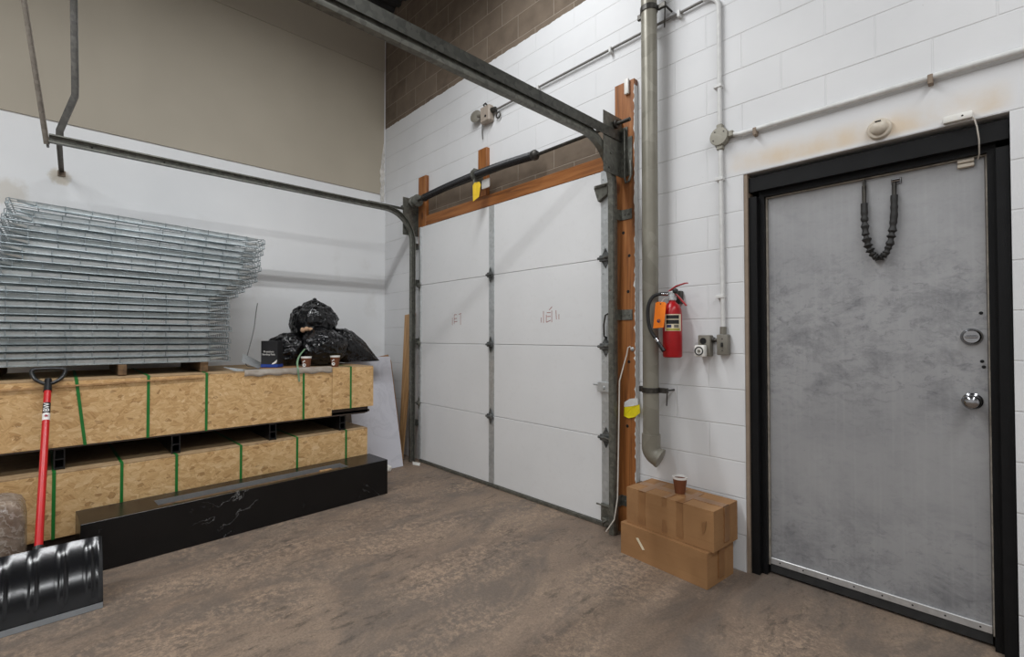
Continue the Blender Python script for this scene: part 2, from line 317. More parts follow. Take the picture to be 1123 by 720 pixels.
class MB:
    def __init__(s): s.b = bmesh.new()
    def hexa(s, P):
        v = [s.b.verts.new(p) for p in P]
        for f in ((0,3,2,1),(4,5,6,7),(0,1,5,4),(1,2,6,5),(2,3,7,6),(3,0,4,7)): s.b.faces.new([v[i] for i in f])
        return v
    def box(s, x0, x1, y0, y1, z0, z1, bev=0, M=None, seg=1):
        v = s.hexa([(x0,y0,z0),(x1,y0,z0),(x1,y1,z0),(x0,y1,z0),(x0,y0,z1),(x1,y0,z1),(x1,y1,z1),(x0,y1,z1)])
        if bev:
            e = list({e for q in v for e in q.link_edges})
            r = bmesh.ops.bevel(s.b, geom=e, offset=bev, segments=seg, affect='EDGES', profile=.5)
            v = list({q for f in r['faces'] for q in f.verts} | {q for q in v if q.is_valid})
        if M is not None:
            for q in v: q.co = M @ q.co
        return s
    def obox(s, c, ax, ay, az, bev=0):
        c = Vector(c); ax, ay, az = Vector(ax), Vector(ay), Vector(az)
        M = Matrix.Identity(4)
        for i, a in enumerate((ax, ay, az)):
            n = a.normalized()
            for k in range(3): M[k][i] = n[k]
        M.translation = c
        return s.box(-ax.length, ax.length, -ay.length, ay.length, -az.length, az.length, bev, M)
    def ring(s, pts): return [s.b.verts.new(p) for p in pts]
    def skin(s, rings, closed=True, caps=True):
        for a, b in zip(rings, rings[1:]):
            n = len(a)
            for i in range(n if closed else n-1):
                j = (i+1) % n; s.b.faces.new((a[i], a[j], b[j], b[i]))
        if caps and closed:
            s.b.faces.new(rings[0][::-1]); s.b.faces.new(rings[-1])
    def tube(s, pts, r, n=8, caps=True, closed=False):
        P = [Vector(p) for p in pts]; m = len(P)
        rr = r if isinstance(r, (list, tuple)) else [r]*m
        T = []
        for i in range(m):
            a = P[i-1] if (i or closed) else P[i]; b = P[(i+1) % m] if (i < m-1 or closed) else P[i]
            T.append((b-a).normalized())
        u = T[0].orthogonal().normalized(); rings = []
        for i in range(m):
            if i:
                q = T[i-1].rotation_difference(T[i]); u = (q @ u)
                u = (u-T[i]*u.dot(T[i])).normalized()
            w = T[i].cross(u)
            rings.append(s.ring([P[i]+(u*math.cos(2*PI*k/n)+w*math.sin(2*PI*k/n))*rr[i] for k in range(n)]))
        if closed:
            s.skin(rings+[rings[0]], True, False)
        else: s.skin(rings, True, caps)
        return s
    def sweep(s, path, prof, side, caps=True):
        """profile (a,b): a along side, b along tangent x side"""
        P = [Vector(p) for p in path]; side = Vector(side).normalized(); rings = []
        for i in range(len(P)):
            t = (P[min(i+1, len(P)-1)]-P[max(i-1, 0)]).normalized(); nn = t.cross(side).normalized()
            rings.append(s.ring([P[i]+side*a+nn*b for a, b in prof]))
        s.skin(rings, True, caps); return s
    def lathe(s, prof, c=(0,0,0), axis=(0,0,1), n=24, caps=True):
        c = Vector(c); ax = Vector(axis).normalized(); u = ax.orthogonal().normalized(); w = ax.cross(u); rings = []
        for r, h in prof:
            r = max(r, 1e-4); rings.append(s.ring([c+ax*h+(u*math.cos(2*PI*k/n)+w*math.sin(2*PI*k/n))*r for k in range(n)]))
        s.skin(rings, True, caps); return s
    def prism(s, poly, d, M=None):
        """poly of 3D points extruded by vector d"""
        d = Vector(d); a = [s.b.verts.new(Vector(p)) for p in poly]; b = [s.b.verts.new(Vector(p)+d) for p in poly]
        n = len(a); s.b.faces.new(a[::-1]); s.b.faces.new(b)
        for i in range(n): s.b.faces.new((a[i], a[(i+1) % n], b[(i+1) % n], b[i]))
        return s
    def build(s, name, mat, parent=None, smooth=False, mod=None, local=False):
        bmesh.ops.recalc_face_normals(s.b, faces=s.b.faces[:])
        if parent is not None and not local:
            bmesh.ops.transform(s.b, matrix=parent_matrix(parent).inverted(), verts=s.b.verts[:])
        me = bpy.data.meshes.new(name); s.b.to_mesh(me); s.b.free()
        if smooth:
            for p in me.polygons: p.use_smooth = True
            if smooth != 'all': me.set_sharp_from_angle(angle=R(40))
        o = bpy.data.objects.new(name, me); COL.objects.link(o)
        if isinstance(mat, str): mat = MAT[mat]
        me.materials.append(mat)
        if parent is not None: o.parent = parent
        return o

def parent_matrix(o):
    m = Matrix.LocRotScale(o.location, o.rotation_euler, o.scale)
    return parent_matrix(o.parent) @ m if o.parent else m

def tag(o, label, cat, group=None, kind=None):
    o['label'] = label; o['category'] = cat
    if group: o['group'] = group
    if kind: o['kind'] = kind
    return o
def thing(name, label, cat, loc=(0,0,0), rz=0, group=None, kind=None, rot=None):
    o = bpy.data.objects.new(name, None); COL.objects.link(o); o.location = loc
    o.rotation_euler = rot or (0, 0, rz); o.empty_display_size = .05
    return tag(o, label, cat, group, kind)
def copy_tree(o, parent=None):
    c = o.copy(); COL.objects.link(c)
    if parent: c.parent = parent
    for ch in list(o.children): copy_tree(ch, c)
    return c
def text(name, body, size, mat, parent, M, ext=.0004):
    cu = bpy.data.curves.new(name, 'FONT'); cu.body = body; cu.size = size; cu.extrude = ext
    cu.align_x = 'CENTER'; cu.align_y = 'CENTER'
    o = bpy.data.objects.new(name, cu); COL.objects.link(o); cu.materials.append(MAT[mat])
    dg = bpy.context.evaluated_depsgraph_get(); me = bpy.data.meshes.new_from_object(o.evaluated_get(dg))
    bpy.data.objects.remove(o); o = bpy.data.objects.new(name, me); COL.objects.link(o)
    if not me.materials: me.materials.append(MAT[mat])
    o.parent = parent; me.transform(parent_matrix(parent).inverted() @ M)
    return o
def face_matrix(c, right, up):
    r = Vector(right).normalized(); u = Vector(up).normalized(); n = r.cross(u)
    M = Matrix.Identity(4)
    for k in range(3): M[k][0], M[k][1], M[k][2] = r[k], u[k], n[k]
    M.translation = c; return M
def arc(c, r, a0, a1, n, ax1, ax2):
    c = Vector(c); ax1 = Vector(ax1); ax2 = Vector(ax2)
    return [c+ax1*r*math.cos(a0+(a1-a0)*i/n)+ax2*r*math.sin(a0+(a1-a0)*i/n) for i in range(n+1)]

# ------------------------------------------------------------------ room shell
X1, Y1, ZC = 9.5, -7.6, 5.3
OX0, OX1, OZ = 4.127, 5.168, 2.2352
m = MB()
m.box(0, OX0, 0, .3, -.1, ZC); m.box(OX0, OX1, 0, .3, OZ, ZC); m.box(OX1, X1, 0, .3, -.1, ZC); m.box(OX0, OX1, .22, .3, -.1, OZ)
tag(m.build('wall_back', 'block'), 'painted white concrete block wall with bare brown blocks at the top', 'wall', kind='structure')
m = MB(); m.box(-.2, 0, Y1, .3, -.1, ZC)
wl = tag(m.build('wall_left', 'white_wall'), 'smooth white wall on the left, behind the stacked crates', 'wall', kind='structure')
m = MB(); m.box(0, .014, Y1, -.026, 3.012, 4.494); m.box(0, .014, Y1, -.020, 4.498, ZC-.02)
m.build('upper_board', 'beige', wl)
m = MB()
random.seed(4)
inner, outer = [], []
for k in range(24):
    zz = 2.93+k*.03
    taper = max(.1, 1-max(0, k-12)/13)
    inner.append((.0145, -.026-(.044+random.uniform(-.010, .012))*taper, zz)); outer.append((.0145, -.020+random.uniform(-.008, .006), zz))
m.prism(inner+outer[::-1], (.003, 0, 0))
m.build('torn_edge', 'plaster_edge', wl)
tag(MB().box(X1, X1+.2, Y1, .3, -.1, ZC).build('wall_right', 'white_wall'), 'white wall far to the right of the steel door', 'wall', kind='structure')
tag(MB().box(-.2, X1+.2, Y1-.2, Y1, -.1, ZC).build('wall_front', 'white_wall'), 'white wall at the opposite end of the room', 'wall', kind='structure')
tag(MB().box(-.2, X1+.2, Y1-.2, .3, -.2, 0).build('floor', 'floor'), 'worn brown stained concrete floor', 'floor', kind='structure')
# corrugated ceiling deck
m = MB(); prof = []
x = 0.0; i = 0
poly = []
while x < X1:
    poly += [(x, 5.14), (x+.05, 5.14), (x+.07, 5.18), (x+.13, 5.18)]; x += .15
poly = [(a, 0, b) for a, b in poly]
m.prism(poly+[(poly[-1][0], 0, 5.3), (0, 0, 5.3)], (0, Y1, 0))
ce = tag(m.build('ceiling', 'deck_dark'), 'dark corrugated steel roof deck overhead', 'ceiling', kind='structure')
m = MB(); m.sweep([(.0, -.02, 5.085), (.0, Y1+.1, 5.085)], thick([(.002, -.05), (.002, .04), (.10, .04)], .008), (1, 0, 0))
m.box(.004, .13, -.12, -.004, 5.02, 5.139, .012)
tag(m.build('trim_1', 'pocket'), 'steel ledger angle with pale mortar pocket along top of left wall', 'ledger', kind='structure')

# ------------------------------------------------------------------ steel man door
d1 = thing('door_1', 'scuffed grey steel door in a black frame, right of the fire extinguisher', 'door', (4.66, .1, 0), kind='structure')
m = MB(); m.box(4.2215, 5.0925, .1, .145, .086, 2.097, .003)
panel = m.build('door_panel', 'door_skin', d1)
m = MB()
for a, b, y0 in ((4.146, 4.188, .022), (4.188, 4.2145, .062)): m.box(a, b, y0, .21, 0, 2.103)
for a, b, y0 in ((5.1265, 5.166, .022), (5.0985, 5.1265, .062)): m.box(a, b, y0, .21, 0, 2.103)
m.box(4.146, 5.166, .022, .21, 2.132, 2.213); m.box(4.188, 5.1265, .062, .21, 2.103, 2.132)
m.build('door_frame', 'black_metal', d1)
MB().box(4.1275, 4.146, .004, .2, 0, 2.234).build('frame_filler', 'rust', d1)
m = MB(); m.box(4.2148, 4.2208, .088, .12, .05, 2.098); m.box(5.0932, 5.0982, .088, .12, .05, 2.098); m.box(4.2148, 5.0982, .088, .12, 2.0975, 2.1028)
m.build('weatherstrip', 'door_edge', d1)
m = MB(); m.box(4.2225, 5.0915, .088, .0995, .056, .09, .002)
sweep = m.build('door_sweep', 'aluminium', d1)
for k in range(8): MB().lathe([(.004, 0), (.003, .002)], (4.27+k*.112, .088, .073), (0, -1, 0), 8).build('screw', 'dark_hole', sweep)
MB().box(4.2225, 5.0915, .092, .14, .012, .056).build('sweep_rubber', 'black_rubber', d1)
m = MB(); m.lathe([(.0, -.0), (.037, 0), (.037, .006), (.033, .014), (.026, .02), (.026, .024), (.0, .024)], (5.042, .1, 1.317), (0, -1, 0), 28)
db = m.build('deadbolt', 'chrome', d1, True)
MB().box(5.022, 5.062, .056, .078, 1.311, 1.323, .004, None, 2).build('thumb_turn', 'chrome', db)
m = MB(); m.lathe([(.0, 0), (.035, 0), (.035, .004), (.028, .009), (.013, .014), (.012, .032), (.020, .042), (.029, .052), (.0305, .062), (.026, .072), (.015, .078), (.0, .079)], (5.041, .1, 1.037), (0, -1, 0), 28)
m.build('door_knob', 'chrome', d1, True)
for x, z in ((5.072, 1.420), (5.073, 1.211), (5.078, 1.187)): MB().lathe([(.007, 0), (.0065, .003), (.004, .004)], (x, .1, z), (0, -1, 0), 12).build('plugged_hole', 'dark_hole', d1)
m = MB(); m.box(5.006, 5.060, .080, .0995, 2.062, 2.078, .002); m.box(5.006, 5.060, .078, .0995, 2.082, 2.096, .002)
m.build('latch_contact', 'sensor_cream', d1)
# rubber strap holder hanging on the door
st = thing('door_restraint_strap', 'black sleeved restraint strap hanging in a U on the grey steel door', 'strap', (4.73, .09, 2.06))
P = [(4.669, .078, 1.975), (4.670, .075, 1.90), (4.674, .073, 1.82), (4.685, .072, 1.755), (4.705, .071, 1.71), (4.728, .070, 1.695), (4.752, .071, 1.715), (4.768, .072, 1.76), (4.779, .073, 1.83), (4.785, .074, 1.90), (4.786, .076, 1.99)]
Q = []
for i in range(len(P)-1):
    for k in range(8):
        Q.append(Vector(P[i]).lerp(Vector(P[i+1]), k/8))
Q.append(Vector(P[-1]))
random.seed(9)
rr = []
for i in range(len(Q)):
    mid = 1-abs(i/(len(Q)-1)-.5)*2
    rr.append(.0145+(.0045*math.sin(i*1.7)+random.uniform(-.003, .003))*min(1, mid*2.2))
m = MB().tube(Q, rr, 12); m.build('sleeve', 'sleeve', st, True)
m = MB().tube([(4.669, .082, 2.062), (4.669, .080, 1.97)], .009, 10); m.build('end_rod', 'dark_steel', st, True)
m = MB().tube([(4.786, .082, 2.05), (4.786, .078, 1.985)], .009, 10); m.build('end_rod', 'dark_steel', st, True)
m = MB().box(4.664, 4.674, .072, .0995, 2.05, 2.093, .002); m.build('hook', 'dark_steel', st)
m = MB().box(4.772, 4.812, .094, .0995, 2.046, 2.076, .002)
for x, z in ((4.779, 2.068), (4.804, 2.068), (4.804, 2.053)): m.lathe([(.004, 0), (.003, .004)], (x, .094, z), (0, -1, 0), 8)
m.tube([(4.775, .084, 2.06), (4.808, .084, 2.06)], .007, 8)
m.build('bracket', 'chrome', st)
# detector and contact over the door
o = thing('motion_sensor', 'small oval cream motion sensor on the stained lintel above the door', 'sensor', (4.746, 0, 2.295))
m = MB().lathe([(.0, 0), (.048, 0), (.048, .012), (.043, .018), (.0, .018)], (4.746, -.001, 2.295), (0, -1, 0), 28); b = m.build('base_plate', 'sensor_cream', o, True)
m = MB().lathe([(.034, .018), (.034, .026), (.029, .038), (.018, .046), (.0, .049)], (4.746, 0, 2.297), (0, -1, 0), 28); m.build('lens_dome', 'sensor_cream', o, True)
m = MB().box(4.735, 4.757, -.048, -.030, 2.318, 2.322); m.build('slot', 'dark_hole', o)
o = thing('door_contact', 'white alarm contact bar above the right end of the black door frame', 'contact sensor', (5.015, 0, 2.25))
m = MB().box(4.968, 5.062, -.026, -.001, 2.240, 2.270, .005, None, 2); m.build('body', 'white_plastic', o, True)
m = MB().lathe([(.004, 0), (.003, .002)], (5.03, -.026, 2.256), (0, -1, 0), 8); m.build('screw', 'dark_hole', o)
m = MB().tube([(5.060, -.012, 2.245), (5.066, -.012, 2.232), (5.073, -.006, 2.20), (5.078, .010, 2.15), (5.077, .05, 2.10), (5.072, .076, 2.085)], .0028, 6); m.build('cable', 'white_cord', o, True)

# ------------------------------------------------------------------ overhead door and its carpentry
def board(n, label, x0, x1, z0, z1, mat='fir', y0=-.04):
    return tag(MB().box(x0, x1, y0, -.0005, z0, z1, .003).build('trim_%d' % n, mat), label, 'board', kind='structure')
board(2, 'tall orange stained board on the right of the white overhead door', 3.294, 3.450, 0, 3.045)
board(3, 'orange stained board running across the top of the white overhead door', .944, 3.292, 2.486, 2.588, 'fir_h', -.038)
board(4, 'short orange stained upright board at the left end of the spring', .800, .942, 2.30, 3.02)
board(5, 'short orange stained board behind the middle of the black spring', 1.806, 1.926, 2.59, 3.03)
random.seed(31)
tb = bpy.data.objects['trim_2']
P_, Q_ = [], []
for k in range(150):
    zz = .25+k*.0185; P_.append((3.4508, -.0415, zz)); Q_.append((3.4508-max(.001, random.gauss(.002, .005)), -.0415, zz))
m = MB().prism(P_+Q_[::-1], (0, .001, 0)); m.box(3.450, 3.4515, -.0415, -.001, .25, 3.0); m.build('paint_drips', 'white_paint', tb)
for zz, xx in ((2.02, 3.36), (1.62, 3.395), (1.15, 3.40), (.72, 3.385), (1.86, 3.405)):
    MB().lathe([(.0, 0), (.011, 0), (.009, .001), (.0, .001)], (xx, -.0401, zz), (0, -1, 0), 12).build('knot_hole', 'dark_hole', tb)
gd = thing('garage_door', 'closed white sectional overhead door with galvanized stiles', 'garage door', (2.0, -.03, 0))
GX0, GX1 = .872, 3.19
zs = [.03, .622, 1.250, 1.862, 2.482]
for k in range(4):
    MB().box(GX0, GX1, -.042, -.004, zs[k]+.0015, zs[k+1]-.0015, .003).build('door_section', 'gdoor', gd)
for k in range(4):
    m = MB(); z0, z1 = zs[k]+.004, zs[k+1]-.004
    m.box(1.968, 2.040, -.046, -.0415, z0, z1, .0015)
    for z in [z0+.05+i*(z1-z0-.1)/7 for i in range(8)]:
        for x in (1.980, 2.028): m.lathe([(.004, 0), (.002, .003)], (x, -.046, z), (0, -1, 0), 6)
    m.build('center_stile', 'galv', gd)
for k in range(4):
    m = MB(); z0, z1 = zs[k]+.004, zs[k+1]-.004
    m.box(3.186, 3.272, -.056, -.012, z0, z1, .003)
    for z in [z0+.06, z0+.1, z1-.1, z1-.06]:
        for x in (3.205, 3.25): m.lathe([(.006, 0), (.004, .004)], (x, -.056, z), (0, -1, 0), 8)
    m.build('end_stile', 'galv', gd)
    MB().box(.835, .874, -.056, -.012, z0, z1, .003).build('end_stile', 'galv', gd)
def hinge(x, z, w, mat='dark_steel'):
    m = MB()
    m.prism([(x-w*.5, -.0565, z), (x-w*.25, -.0565, z+.035), (x, -.0565, z+.072), (x+w*.25, -.0565, z+.035), (x+w*.5, -.0565, z), (x+w*.25, -.0565, z-.035), (x, -.0565, z-.072), (x-w*.25, -.0565, z-.035)], (0, -.004, 0))
    m.box(x-w*.5, x+w*.5, -.078, -.0605, z-.022, z+.022, .005)
    m.tube([(x-w*.62, -.075, z), (x+w*.62, -.075, z)], .010, 8)
    for dz in (-.05, .05): m.lathe([(.007, 0), (.005, .006)], (x, -.0605, z+dz), (0, -1, 0), 6)
    return m.build('hinge', mat, gd)
for z in zs[1:4]:
    h = hinge(2.004, z, .062, 'hinge_steel')
    h = hinge(3.226, z, .085, 'hinge_steel')
    r_ = MB().tube([(3.226, -.080, z+.004), (3.270, -.105, z+.004), (3.318, -.105, z+.004)], .0055, 8); r_.build('roller_shaft', 'old_galv', h)
    h = hinge(.853, z, .05, 'old_galv')
m = MB()   # top roller bracket with its slanted plate
m.prism([(3.150, -.0575, 2.36), (3.262, -.0575, 2.375), (3.262, -.0575, 2.30), (3.185, -.0575, 2.26)], (0, -.03, 0)); m.box(3.160, 3.255, -.10, -.088, 2.352, 2.372, .003); m.tube([(3.18, -.10, 2.365), (3.293, -.10, 2.365)], .006, 8)
m.build('top_bracket', 'old_galv', gd)
m = MB(); m.box(3.19, 3.275, -.075, -.057, .05, .17, .004); m.tube([(3.16, -.08, .16), (3.293, -.08, .16)], .006, 8); m.box(3.22, 3.285, -.105, -.075, .045, .085, .004)
m.tube([(3.225, -.10, .03), (3.24, -.115, .06), (3.265, -.105, .08)], .006, 6)
m.build('bottom_bracket', 'old_galv', gd)
m = MB(); m.box(3.165, 3.275, -.075, -.057, .935, 1.005, .004); m.tube([(3.13, -.07, .985), (3.17, -.07, .985)], .008, 8); m.lathe([(.012, 0), (.008, .008)], (3.22, -.075, .965), (0, -1, 0), 10)
m.build('slide_lock', 'galv', gd)
m = MB().tube([(3.243, -.057, 1.475), (3.243, -.085, 1.465), (3.232, -.09, 1.40), (3.232, -.085, 1.32), (3.232, -.057, 1.31)], .006, 8); m.build('lift_handle', 'dark_steel', gd, True)
m = MB().box(GX0-.03, 3.275, -.050, -.006, .001, .030, .004); m.build('bottom_seal', 'old_galv', gd)
def scribble(strokes):
    m = MB()
    for a, b in strokes:
        a = Vector((a[0], -.0424, a[1])); b = Vector((b[0], -.0424, b[1])); d = (b-a).normalized(); s_ = Vector((-d.z, 0, d.x))*.0028
        m.prism([a-s_, b-s_, b+s_, a+s_], (0, .0006, 0))
    m.build('marker_scrawl', 'red_marker', gd)
scribble([((2.60, 1.43), (2.60, 1.47)), ((2.625, 1.425), (2.625, 1.52)), ((2.655, 1.43), (2.655, 1.49)), ((2.655, 1.43), (2.70, 1.445)), ((2.66, 1.475), (2.70, 1.475)), ((2.66, 1.505), (2.70, 1.505)), ((2.685, 1.525), (2.715, 1.55)), ((2.712, 1.43), (2.712, 1.52)), ((2.76, 1.45), (2.755, 1.52)), ((2.785, 1.45), (2.785, 1.49))])
scribble([((1.42, 1.43), (1.42, 1.50)), ((1.45, 1.44), (1.45, 1.53)), ((1.45, 1.53), (1.49, 1.53)), ((1.45, 1.49), (1.49, 1.495)), ((1.45, 1.46), (1.50, 1.465)), ((1.52, 1.53), (1.56, 1.54)), ((1.55, 1.43), (1.55, 1.54))])

# tracks
def ctrack(x, sgn, zh, y_end, name, label, plate_x, rail_to):
    o = thing(name, label, 'door track', (x, -.1, 0))
    yv = -.105; rad = .32; zc = zh-rad
    path = [(x, yv, .004), (x, yv, zc)]+[tuple(p) for p in arc((x, yv-rad, zc), rad, 0, PI/2, 14, (0, 1, 0), (0, 0, 1))][1:]+[(x, y_end, zh)]
    prof = thick([(-.02*sgn, .018), (-.02*sgn, .026), (.014*sgn, .026), (.018*sgn, .016), (.018*sgn, -.016), (.014*sgn, -.026), (-.02*sgn, -.026), (-.02*sgn, -.018)], .003)
    MB().sweep(path, prof, (1, 0, 0)).build('track', 'old_galv', o, True)
    rx = x+.030
    if sgn > 0:
        m = MB().sweep([(rx+.005, -.05, zh), (rx+.005, rail_to, zh)], thick([(-.040, .066), (0, .066), (0, .004)], .004), (1, 0, 0))
    else:
        m = MB().sweep([(x-.02, -.20, zh+.03), (x-.02, rail_to, zh+.03)], thick([(-.02, .012), (.004, .012), (.004, -.012)], .004), (1, 0, 0))
    m.build('stiffener_angle', 'rail_steel', o)
    m = MB(); m.box(plate_x-.003, plate_x+.003, -.25 if sgn > 0 else -.20, -.0425 if sgn > 0 else -.002, zh-.235, zh+.165, .001)
    m.box(min(plate_x, plate_x+.05*sgn), max(plate_x, plate_x+.05*sgn), -.047, -.0425, zh-.235, zh+.10)
    for dy, dz in ((-.08, -.20), (-.19, -.20), (-.08, .14), (-.17, -.10)): m.tube([(plate_x+.009, dy, zh+dz), (plate_x-.009, dy, zh+dz)], .008, 6)
    m.build('flag_plate', 'old_galv', o)
    return o
tr = ctrack(3.322, 1, 2.632, -3.5, 'overhead_track', 'long right hand overhead door track running toward the viewer', 3.349, -3.5)
tl = ctrack(.790, -1, 2.632, -2.875, 'overhead_track', 'left hand overhead door track along the white wall', .752, -.60)
m = MB()
for z in (2.14, 1.464, .22):
    m = MB(); m.box(3.345, 3.43, -.047, -.0405, z-.035, z+.035, .002); m.box(3.340, 3.347, -.10, -.0405, z-.035, z+.035)
    for dx in (.03, .06):
        m.lathe([(.008, 0), (.006, .006)], (3.345+dx, -.047, z), (0, -1, 0), 6)
    m.build('jamb_bracket', 'old_galv', tr)
m = MB(); m.tube([(3.385, -.06, 2.72), (3.385, -.06, 2.38), (3.395, -.062, 2.35), (3.42, -.065, 2.355), (3.435, -.062, 2.39), (3.43, -.06, 2.49)], .008, 8)
m.box(3.402, 3.435, -.049, -.041, 2.40, 2.66, .002); m.build('cable_bracket', 'old_galv', tr)
for z in (2.29, 1.9, 1.27, .4):
    m = MB(); m.box(.715, .772, -.098, -.002, z-.03, z+.03, .002); m.build('jamb_bracket', 'old_galv', tl)
for y, z in ((-2.66, 2.632), (-2.25, 2.632)): MB().lathe([(.006, 0), (.006, .004)], (.773, y, z), (1, 0, 0), 8).build('bolt_hole', 'dark_hole', tl)
# hangers of the left track
o = thing('track_hanger', 'thin straight steel strap dropping to the free end of the left track', 'hanger', (.765, -2.885, 2.6))
d = Vector((0, -3.19, 5.135))-Vector((0, -2.866, 2.60))
a = Vector((.757, -2.886, 2.60)); b = a+d
m = MB().sweep([a, b], thick([(-.002, -.014), (-.002, .014), (.026, .014)], .004), (1, 0, 0)); m.build('strap', 'bar_steel', o)
m = MB().tube([(.735, -2.88, 2.59), (.78, -2.88, 2.59)], .008, 6); m.build('bolt', 'dark_steel', o)
o = thing('track_hanger', 'dark bent steel hanger bar rising from the left track end', 'hanger', (.74, -2.83, 2.66))
path = [(.735, -2.825, 2.675), (.735, -2.825, 2.72), (.735, -2.752, 2.985), (.735, -2.752, 3.04), (.735, -2.80, 5.135)]
m = MB().sweep(path, thick([(-.014, -.019), (-.014, .019), (.018, .019)], .005), (1, 0, 0)); m.build('bar', 'dark_steel', o)
o = thing('track_brace', 'short steel brace fixing the left track end to the white wall', 'brace', (.0, -2.815, 2.61))
m = MB().sweep([(.014, -2.814, 2.607), (.72, -2.826, 2.66)], thick([(-.014, -.014), (-.014, .014), (.014, .014)], .004), (0, 1, 0)); m.build('bar', 'bar_steel', o)
m = MB().box(.001, .013, -2.838, -2.792, 2.586, 2.630, .002); m.build('foot_plate', 'rust', o)

# torsion shaft and spring
ts = thing('torsion_spring', 'black torsion spring on a shaft above the white overhead door', 'spring', (2.0, -.12, 2.73))
m = MB().tube([(.60, -.125, 2.735), (3.47, -.125, 2.735)], .0127, 12); m.build('shaft', 'dark_steel', ts, True)
def spring(x0, x1, za, zb, sag):
    n = int((x1-x0)/.0055); P, rr = [], []
    for i in range(n+1):
        t = i/n; P.append((x0+(x1-x0)*t, -.125, 2.735+za+(zb-za)*t+sag*math.sin(PI*t))); rr.append(.034 if i % 2 else .0305)
    return MB().tube(P, rr, 16).build('spring', 'black_spring', ts)
spring(1.06, 1.855, .006, .030, .006); spring(1.895, 2.60, .030, .004, .006)
for x, r_ in ((1.05, .038), (2.61, .040)):
    m = MB().lathe([(.016, -.035), (.030, -.03), (r_, -.008), (r_, .012), (.026, .03), (.016, .035)], (x, -.125, 2.738), (1, 0, 0), 20); m.build('winding_cone', 'dark_steel', ts, True)
m = MB().box(1.866, 1.886, -.15, -.041, 2.66, 2.82, .004); m.lathe([(.052, -.012), (.052, .012)], (1.876, -.125, 2.765), (1, 0, 0), 20); m.build('center_bracket', 'old_galv', ts)
m = MB().box(1.93, 2.03, -.095, -.0905, 2.63, 2.71, .006); m.build('bracket_plate', 'white_paint', ts)
for x in (.885,):
    m = MB().lathe([(.02, -.05), (.058, -.045), (.058, -.03), (.045, -.025), (.045, .025), (.062, .03), (.062, .045), (.02, .05)], (x, -.125, 2.735), (1, 0, 0), 24); m.build('cable_drum', 'old_galv', ts, True)
m = MB().tube([(3.356, -.125, 2.735), (3.375, -.125, 2.735)], .028, 14); m.build('bearing', 'dark_steel', ts, True)
tg = thing('warning_tag', 'yellow warning tag hanging from the middle of the black spring', 'tag', (1.945, -.172, 2.66))
m = MB().prism([(1.892, -.170, 2.655), (1.915, -.172, 2.675), (1.985, -.170, 2.668), (2.000, -.168, 2.64), (1.985, -.176, 2.535), (1.91, -.180, 2.508)], (0, .0015, 0)); m.build('card', 'yellow_tag', tg)
m = MB().tube([(1.95, -.171, 2.662), (1.94, -.165, 2.70), (1.92, -.16, 2.735)], .0018, 5); m.build('tie', 'dark_steel', tg)
# sensor, pull cord, tape on the right jamb board
o = tag(MB().box(3.383, 3.416, -.062, -.0405, 2.948, 3.052, .006, None, 2).build('door_sensor', 'white_plastic', None, True), 'small white sensor block at top of the tall right jamb board', 'sensor')
o = thing('pull_cord', 'off-white pull cord hooked on a bolt of the right jamb board', 'cord', (3.41, -.05, 1.24))
m = MB().tube([(3.425, -.052, 1.238), (3.418, -.056, 1.252), (3.405, -.058, 1.245), (3.395, -.058, 1.20), (3.374, -.066, 1.12), (3.358, -.09, 1.02), (3.355, -.10, .60), (3.354, -.112, .25), (3.355, -.150, .12), (3.30, -.165, .03)], .0045, 8); m.build('cord', 'white_cord', o, True)
m = MB().lathe([(.014, 0), (.014, .006), (.008, .012), (.004, .02)], (3.428, -.0405, 1.235), (0, -1, 0), 10); m.build('bolt', 'galv', o)
o = thing('tape_strip', 'yellow and white tape strip stuck around the right jamb board', 'tape', (3.42, -.042, .85))
m = MB().prism([(3.362, -.046, .785), (3.40, -.050, .775), (3.45, -.049, .79), (3.484, -.044, .82), (3.480, -.044, .875), (3.43, -.049, .858), (3.366, -.046, .845)], (0, .0025, 0)); m.build('yellow_band', 'yellow_tape', o)
m = MB().prism([(3.364, -.046, .846), (3.43, -.049, .860), (3.470, -.045, .872), (3.466, -.044, .915), (3.41, -.049, .905), (3.366, -.046, .878)], (0, .0025, 0)); m.build('clear_band', 'white_paint', o)

# ------------------------------------------------------------------ pipe, conduit, boxes on the block wall
PX, PY = 3.605, -.115
o = thing('drain_pipe', 'tall grey drain pipe with elbow, between overhead door and extinguisher', 'pipe', (PX, PY, .5))
m = MB().tube([(PX, PY, .665), (PX, PY, 5.13)], .049, 24); m.build('pipe', 'pipe_grey', o, True)
dr = Vector((.985, .17, 0)).normalized()
cen = Vector((PX, PY, .632))+dr*.062
P = arc(cen, .062, PI, PI+1.22, 10, dr, (0, 0, 1))
te = (P[-1]-P[-2]).normalized()
m = MB().tube([(PX, PY, .71)]+[tuple(p) for p in P]+[tuple(P[-1]+te*.004), tuple(P[-1]+te*.005), tuple(P[-1]+te*.020)], [.057]*(len(P)+2)+[.061, .061], 24); m.build('elbow', 'pipe_grey', o, True)
m = MB().lathe([(.056, -.01), (.056, .012)], (PX, PY, .70), (0, 0, 1), 24); m.build('coupling', 'pipe_grey', o, True)
